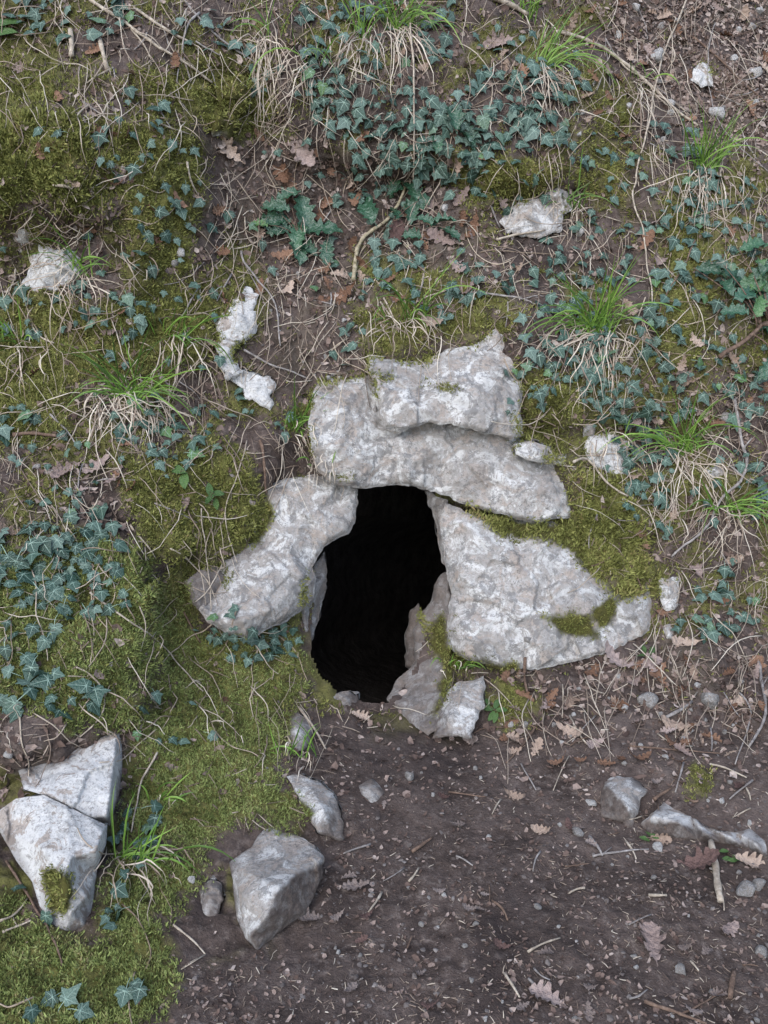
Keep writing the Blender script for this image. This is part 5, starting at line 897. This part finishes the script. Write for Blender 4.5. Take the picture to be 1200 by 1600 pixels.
for reg, cnt, sp, lab in (((340, 820, 210, 480), 56, (20, 38), 'dead brown leaf lying on the terrace above the cave'), ((900, 1195, 0, 220), 46, (14, 28), 'dead brown leaf on the upper right slope'), ((780, 1195, 1030, 1200), 60, (18, 36), 'dead brown leaf in the litter below the right boulder'), ((960, 1195, 330, 960), 40, (18, 32), 'dead brown leaf among the right bank ivy'), ((10, 420, 10, 820), 40, (16, 32), 'dead brown leaf on the left slope'), ((520, 1195, 1210, 1595), 30, (12, 26), 'dead leaf trodden into the path'), ((440, 900, 10, 120), 22, (16, 28), 'dead brown leaf among the ivy at the top')):
    for _ in range(cnt):
        x, y = RNG.uniform(reg[0], reg[1]), RNG.uniform(reg[2], reg[3]); c = cast(x, y)
        if c is None or c[2] or inhole_px(x, y, 12): continue
        sz = RNG.uniform(*sp); mt = (['leaf_grey', 'leaf_grey', 'leaf_dark', 'leaf_grey'] if 'path' in lab else ['leaf_tan', 'leaf_pink', 'leaf_brown', 'leaf_brown'])[int(RNG.integers(4))]
        dead(x, y, sz, mt, word(('small ' if sz < 22 else 'big ' if sz > 30 else '') + {'leaf_pink': 'pinkish', 'leaf_grey': 'grey', 'leaf_dark': 'dark', 'leaf_brown': 'brown', 'leaf_tan': 'tan'}[mt] + ' dead leaf', x, y), lab.replace('dead brown leaf', 'dead leaves').replace('dead leaf', 'dead leaves'), tilt=.15 if 'path' in lab else .4)

# ------------------------------------------------------------------ holly and small herbs
def plant(name, label, cat, base, leaves, meshes, stem=True, mats=None, lift=.03, sm='bark_brown', r=.002, branch=None, group=None):
    c = cast(*base); b0 = np.array(c[0]); root = link(name, None, None, None, Vector(b0)); root.empty_display_size = .05; tag(root, label, cat, group); g = Geo()
    for (x, y, deg, L) in leaves:
        h = cast(x, y); size = L * px2m(h[3]); th = math.radians(deg); Mx, n_, t = orient(h[1], th, size, face=.5, up=.4, jit=.25); p = np.array(h[0]) + np.array(h[1]) * RNG.uniform(.5, 1) * lift + np.array([0, -.01, .004])
        st = p - t * size * .5; o = link('leaf', meshes[int(RNG.integers(len(meshes)))], None, root); o.matrix_local = Matrix.Translation(Vector(st - b0)) @ Mx
        near = b0 if branch is None else branch_pts[np.argmin(np.linalg.norm(branch_pts - st, axis=1))] if branch is not None else b0
        V, Fc = tube(catmull([near, (near + st) / 2 + np.array([0, -.012, .012]), st - t * size * .08], 6), r * np.linspace(1, .5, 6), 5); g.add(V, Fc)
    V, Fc, A = g.arrays(); link('stem', mesh_np('stem', V - b0, Fc), M[sm], root); return root
branch_pts = None
plant('holly_seedling', 'spiny dark green holly seedling left of the curved stick on the terrace', 'holly', (470,372), [(470,335,-90,62),(428,322,195,46),(452,308,-30,40),(428,346,170,46),(440,362,160,40),(468,376,95,52),(470,398,80,50),(505,368,5,56),(512,402,85,44),(488,392,40,36),(405,352,190,26)], HOLM)
plant('holly_seedling', 'holly seedling with three upright leaves right of the curved stick', 'holly', (606,362), [(580,332,-125,56),(640,300,-110,50),(655,320,-20,46),(640,338,100,42),(612,342,-70,34),(620,292,-60,30)], HOLM)
plant('holly_seedling', 'bright young holly leaves on the terrace beside pink dead leaves', 'holly', (672,366), [(668,352,-160,32),(690,358,0,40),(698,374,70,36),(645,374,180,34)], HOLM)
for x, y, d, L, lab in ((616,368,110,50,'single dark holly leaf hanging by the right holly seedling'),):
    h = cast(x, y); size = L * px2m(h[3]); Mx, n_, t = orient(h[1], math.radians(d), size, face=.6); m = outline_mesh('fallen_holly_leaf', HOL, (-.3, .6), 'leaf_dark', seed=8, wav=.05, fold=.4)
    o = link('fallen_leaf', m); o.matrix_world = Matrix.Translation(Vector(np.array(h[0]) + n_ * .03 - t * size * .5)) @ Mx; tag(o, lab, 'dead leaf')
plant('holly_seedling', 'holly sprig with two leaves hanging in the ivy curtain at the top', 'holly', (705,215), [(706,190,-95,44),(722,215,60,44),(680,225,100,36),(617,290,95,36)], HOLM)
# holly bush at the right edge with its woody branch
bd = drape([(1118,566),(1145,548),(1165,530),(1185,515),(1215,508)], .05, soft=3, brk=.3); branch_pts = bd
hb = plant('holly_bush', 'holly bush with dark branch reaching in at the right edge', 'holly', (1122,566), [(1110,432,10,40),(1135,440,20,52),(1165,455,15,50),(1190,440,-30,46),(1200,410,-60,46),(1170,395,-20,46),(1185,480,30,50),(1150,480,150,44),(1195,465,60,46),(1170,500,120,40),(1195,530,60,46),(1150,500,190,40),(1190,550,100,44),(1120,455,80,36),(1175,425,-90,40),(1205,500,20,50),(1180,570,120,40),(1158,468,-40,36)], HOLM, r=.003, branch=1, lift=.07)
V, Fc = tube(bd, .0085 * np.linspace(1, .7, len(bd)), 8); link('branch', mesh_np('branch', V - np.array(hb.location), Fc), M['bark_brown'], hb); branch_pts = None
plant('herb', 'low green herb with small leaves at the foot of the right boulder', 'herb', (770,1112), [(760,1108,200,20),(775,1100,-60,20),(782,1112,0,20),(768,1120,110,20),(776,1122,60,18),(762,1098,-130,16)], [HERBM], lift=.012, sm='vine', r=.001)
plant('herb', 'small green herb in the litter beside the pale oak leaf', 'herb', (1010,1025), [(1003,1028,190,20),(1015,1018,-50,18),(1018,1032,30,20),(1005,1016,-120,16)], [HERBM], lift=.012, sm='vine', r=.001)
plant('herb', 'pair of bright green leaves in the moss left of the left boulder', 'herb', (332,775), [(328,765,-100,24),(340,772,0,22),(326,782,150,22),(338,786,80,20)], [HERBM], lift=.012, sm='vine', r=.001)
plant('herb', 'broad pale green leaf below the large left grass tuft', 'herb', (282,742), [(278,738,200,30),(290,752,80,32)], [HERBM], lift=.012, sm='vine', r=.001)
plant('herb', 'bright green leaves at the top left corner', 'herb', (12,50), [(8,58,180,40),(20,42,-30,34),(2,40,-120,30)], [HERBM], lift=.02, sm='vine', r=.001)
plant('herb', 'tiny green seedling under the low stone row', 'herb', (1014,1310), [(1005,1310,200,16),(1012,1304,-120,14),(1020,1308,-30,14)], [HERBM], lift=.008, sm='vine', r=.0008)
plant('herb', 'tiny fern like seedling right of the tan stick', 'herb', (1135,1335), [(1128,1330,200,14),(1134,1342,120,14),(1142,1345,80,14),(1148,1340,30,14)], [HERBM], lift=.008, sm='vine', r=.0008)

# ------------------------------------------------------------------ loose small stones, each its own object
PEB = []
for i in range(7):
    rg = np.random.default_rng(90 + i); V = IV3 * np.array([1, rg.uniform(.65, .95), rg.uniform(.45, .75)]); nrm = IV3
    for _ in range(9):
        d = rg.normal(size=3); d /= np.linalg.norm(d); h = rg.uniform(.55, .85); s = V @ d - h * .8; V = V - np.maximum(s, 0)[:, None] * d
    V = V * (1 + .06 * fbm(V * 1.0 + i * 7, 2.2, 3))[:, None]; m = mesh_np('stone', V * .5, IF3)
    PEB.append(m)
PM = {}
for i, m in enumerate(PEB):
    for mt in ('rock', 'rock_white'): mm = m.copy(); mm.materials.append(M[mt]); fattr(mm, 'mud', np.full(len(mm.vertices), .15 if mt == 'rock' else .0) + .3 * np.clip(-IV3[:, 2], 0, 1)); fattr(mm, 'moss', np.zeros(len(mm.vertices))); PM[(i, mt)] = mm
def stone(px, py, spx, label, mt='rock', group='loose small stones'):
    c = cast(px, py)
    if c is None: return
    s = spx * px2m(c[3]); o = link('stone', PM[(int(RNG.integers(7)), mt)]); n_ = np.array(c[1]); o.matrix_world = Matrix.Translation(Vector(np.array(c[0]) + n_ * s * .12)) @ Vector(n_).to_track_quat('Z', 'Y').to_matrix().to_4x4() @ Matrix.Rotation(RNG.uniform(0, 6.28), 4, 'Z') @ Matrix.Scale(s, 4); tag(o, label, 'stone', group)
for a in [(922,1256,18,'small white triangular stone left of the muddy faced stone','rock_white'),(900,1302,24,'rounded pale pebble left of the low stone row','rock'),(1030,1326,20,'pale pebble below the long low stone','rock_white'),(1062,1518,22,'oblong grey pebble near the bottom right of the path','rock'),(1190,1490,24,'grey pebble at the right edge of the path','rock'),(838,1418,16,'pale pebble in the middle of the path','rock'),(1165,1395,34,'grey half buried stone right of the tan stick','rock'),
 (282,396,18,'white pebble on the upper left bank','rock_white'),(274,410,16,'grey pebble next to the white pebble on the upper left bank','rock'),(905,366,20,'white pebble below the hanging grass tuft','rock_white'),(357,588,20,'pale yellowish pebble beside the white outcrop','rock_white'),(695,328,18,'pale flat pebble under the ivy ledge','rock_white'),(1118,178,28,'pale stone on the top right slope below the branch','rock_white'),(1178,115,24,'pale stone at the right edge of the top slope','rock_white'),(1022,90,26,'rounded pale stone beside the long fallen branch','rock_white'),(60,732,18,'pale pebble by the left dead leaves','rock'),
 (14,1178,16,'round snail like pebble above the split boulder','rock_white'),(1012,1100,36,'flat grey stone in the litter of the lower right','rock'),(825,1000,14,'tiny stone at the boulder foot','rock'),(640,1215,20,'grey pebble on the soil right of the rounded stone','rock'),(1185,1385,24,'small pale stone at the right path edge','rock'),(585,640,14,'pebble lodged on the capstone','rock'),(300,1375,16,'pale pebble in moss beside the small mossy stone','rock_white'),(1110,1095,38,'flat buried stone below the right bank','rock'),(1140,660,34,'dark flat stone on the right bank','rock')]: stone(*a)
for reg, cnt, sp, lab in (((520, 1195, 1190, 1595), 40, (6, 12), 'small grey pebble on the path'), ((780, 1195, 1040, 1190), 26, (7, 14), 'small pebble in the litter below the right boulder'), ((420, 560, 420, 600), 18, (6, 12), 'small pale pebble in the bare soil beside the white outcrop'), ((900, 1195, 10, 220), 20, (8, 16), 'small pale pebble on the upper right slope')):
    for _ in range(cnt):
        x, y = RNG.uniform(reg[0], reg[1]), RNG.uniform(reg[2], reg[3]); c = cast(x, y)
        if c is None or c[2] or inhole_px(x, y, 10): continue
        sz = RNG.uniform(*sp); mt = ('rock', 'rock_white')[int(RNG.random() < .4)]
        stone(x, y, sz, word(('tiny ' if sz < 10 else '') + ('grey' if mt == 'rock' else 'white') + ' pebble', x, y), mt, lab.replace('small ', '').replace('pebble', 'pebbles'))
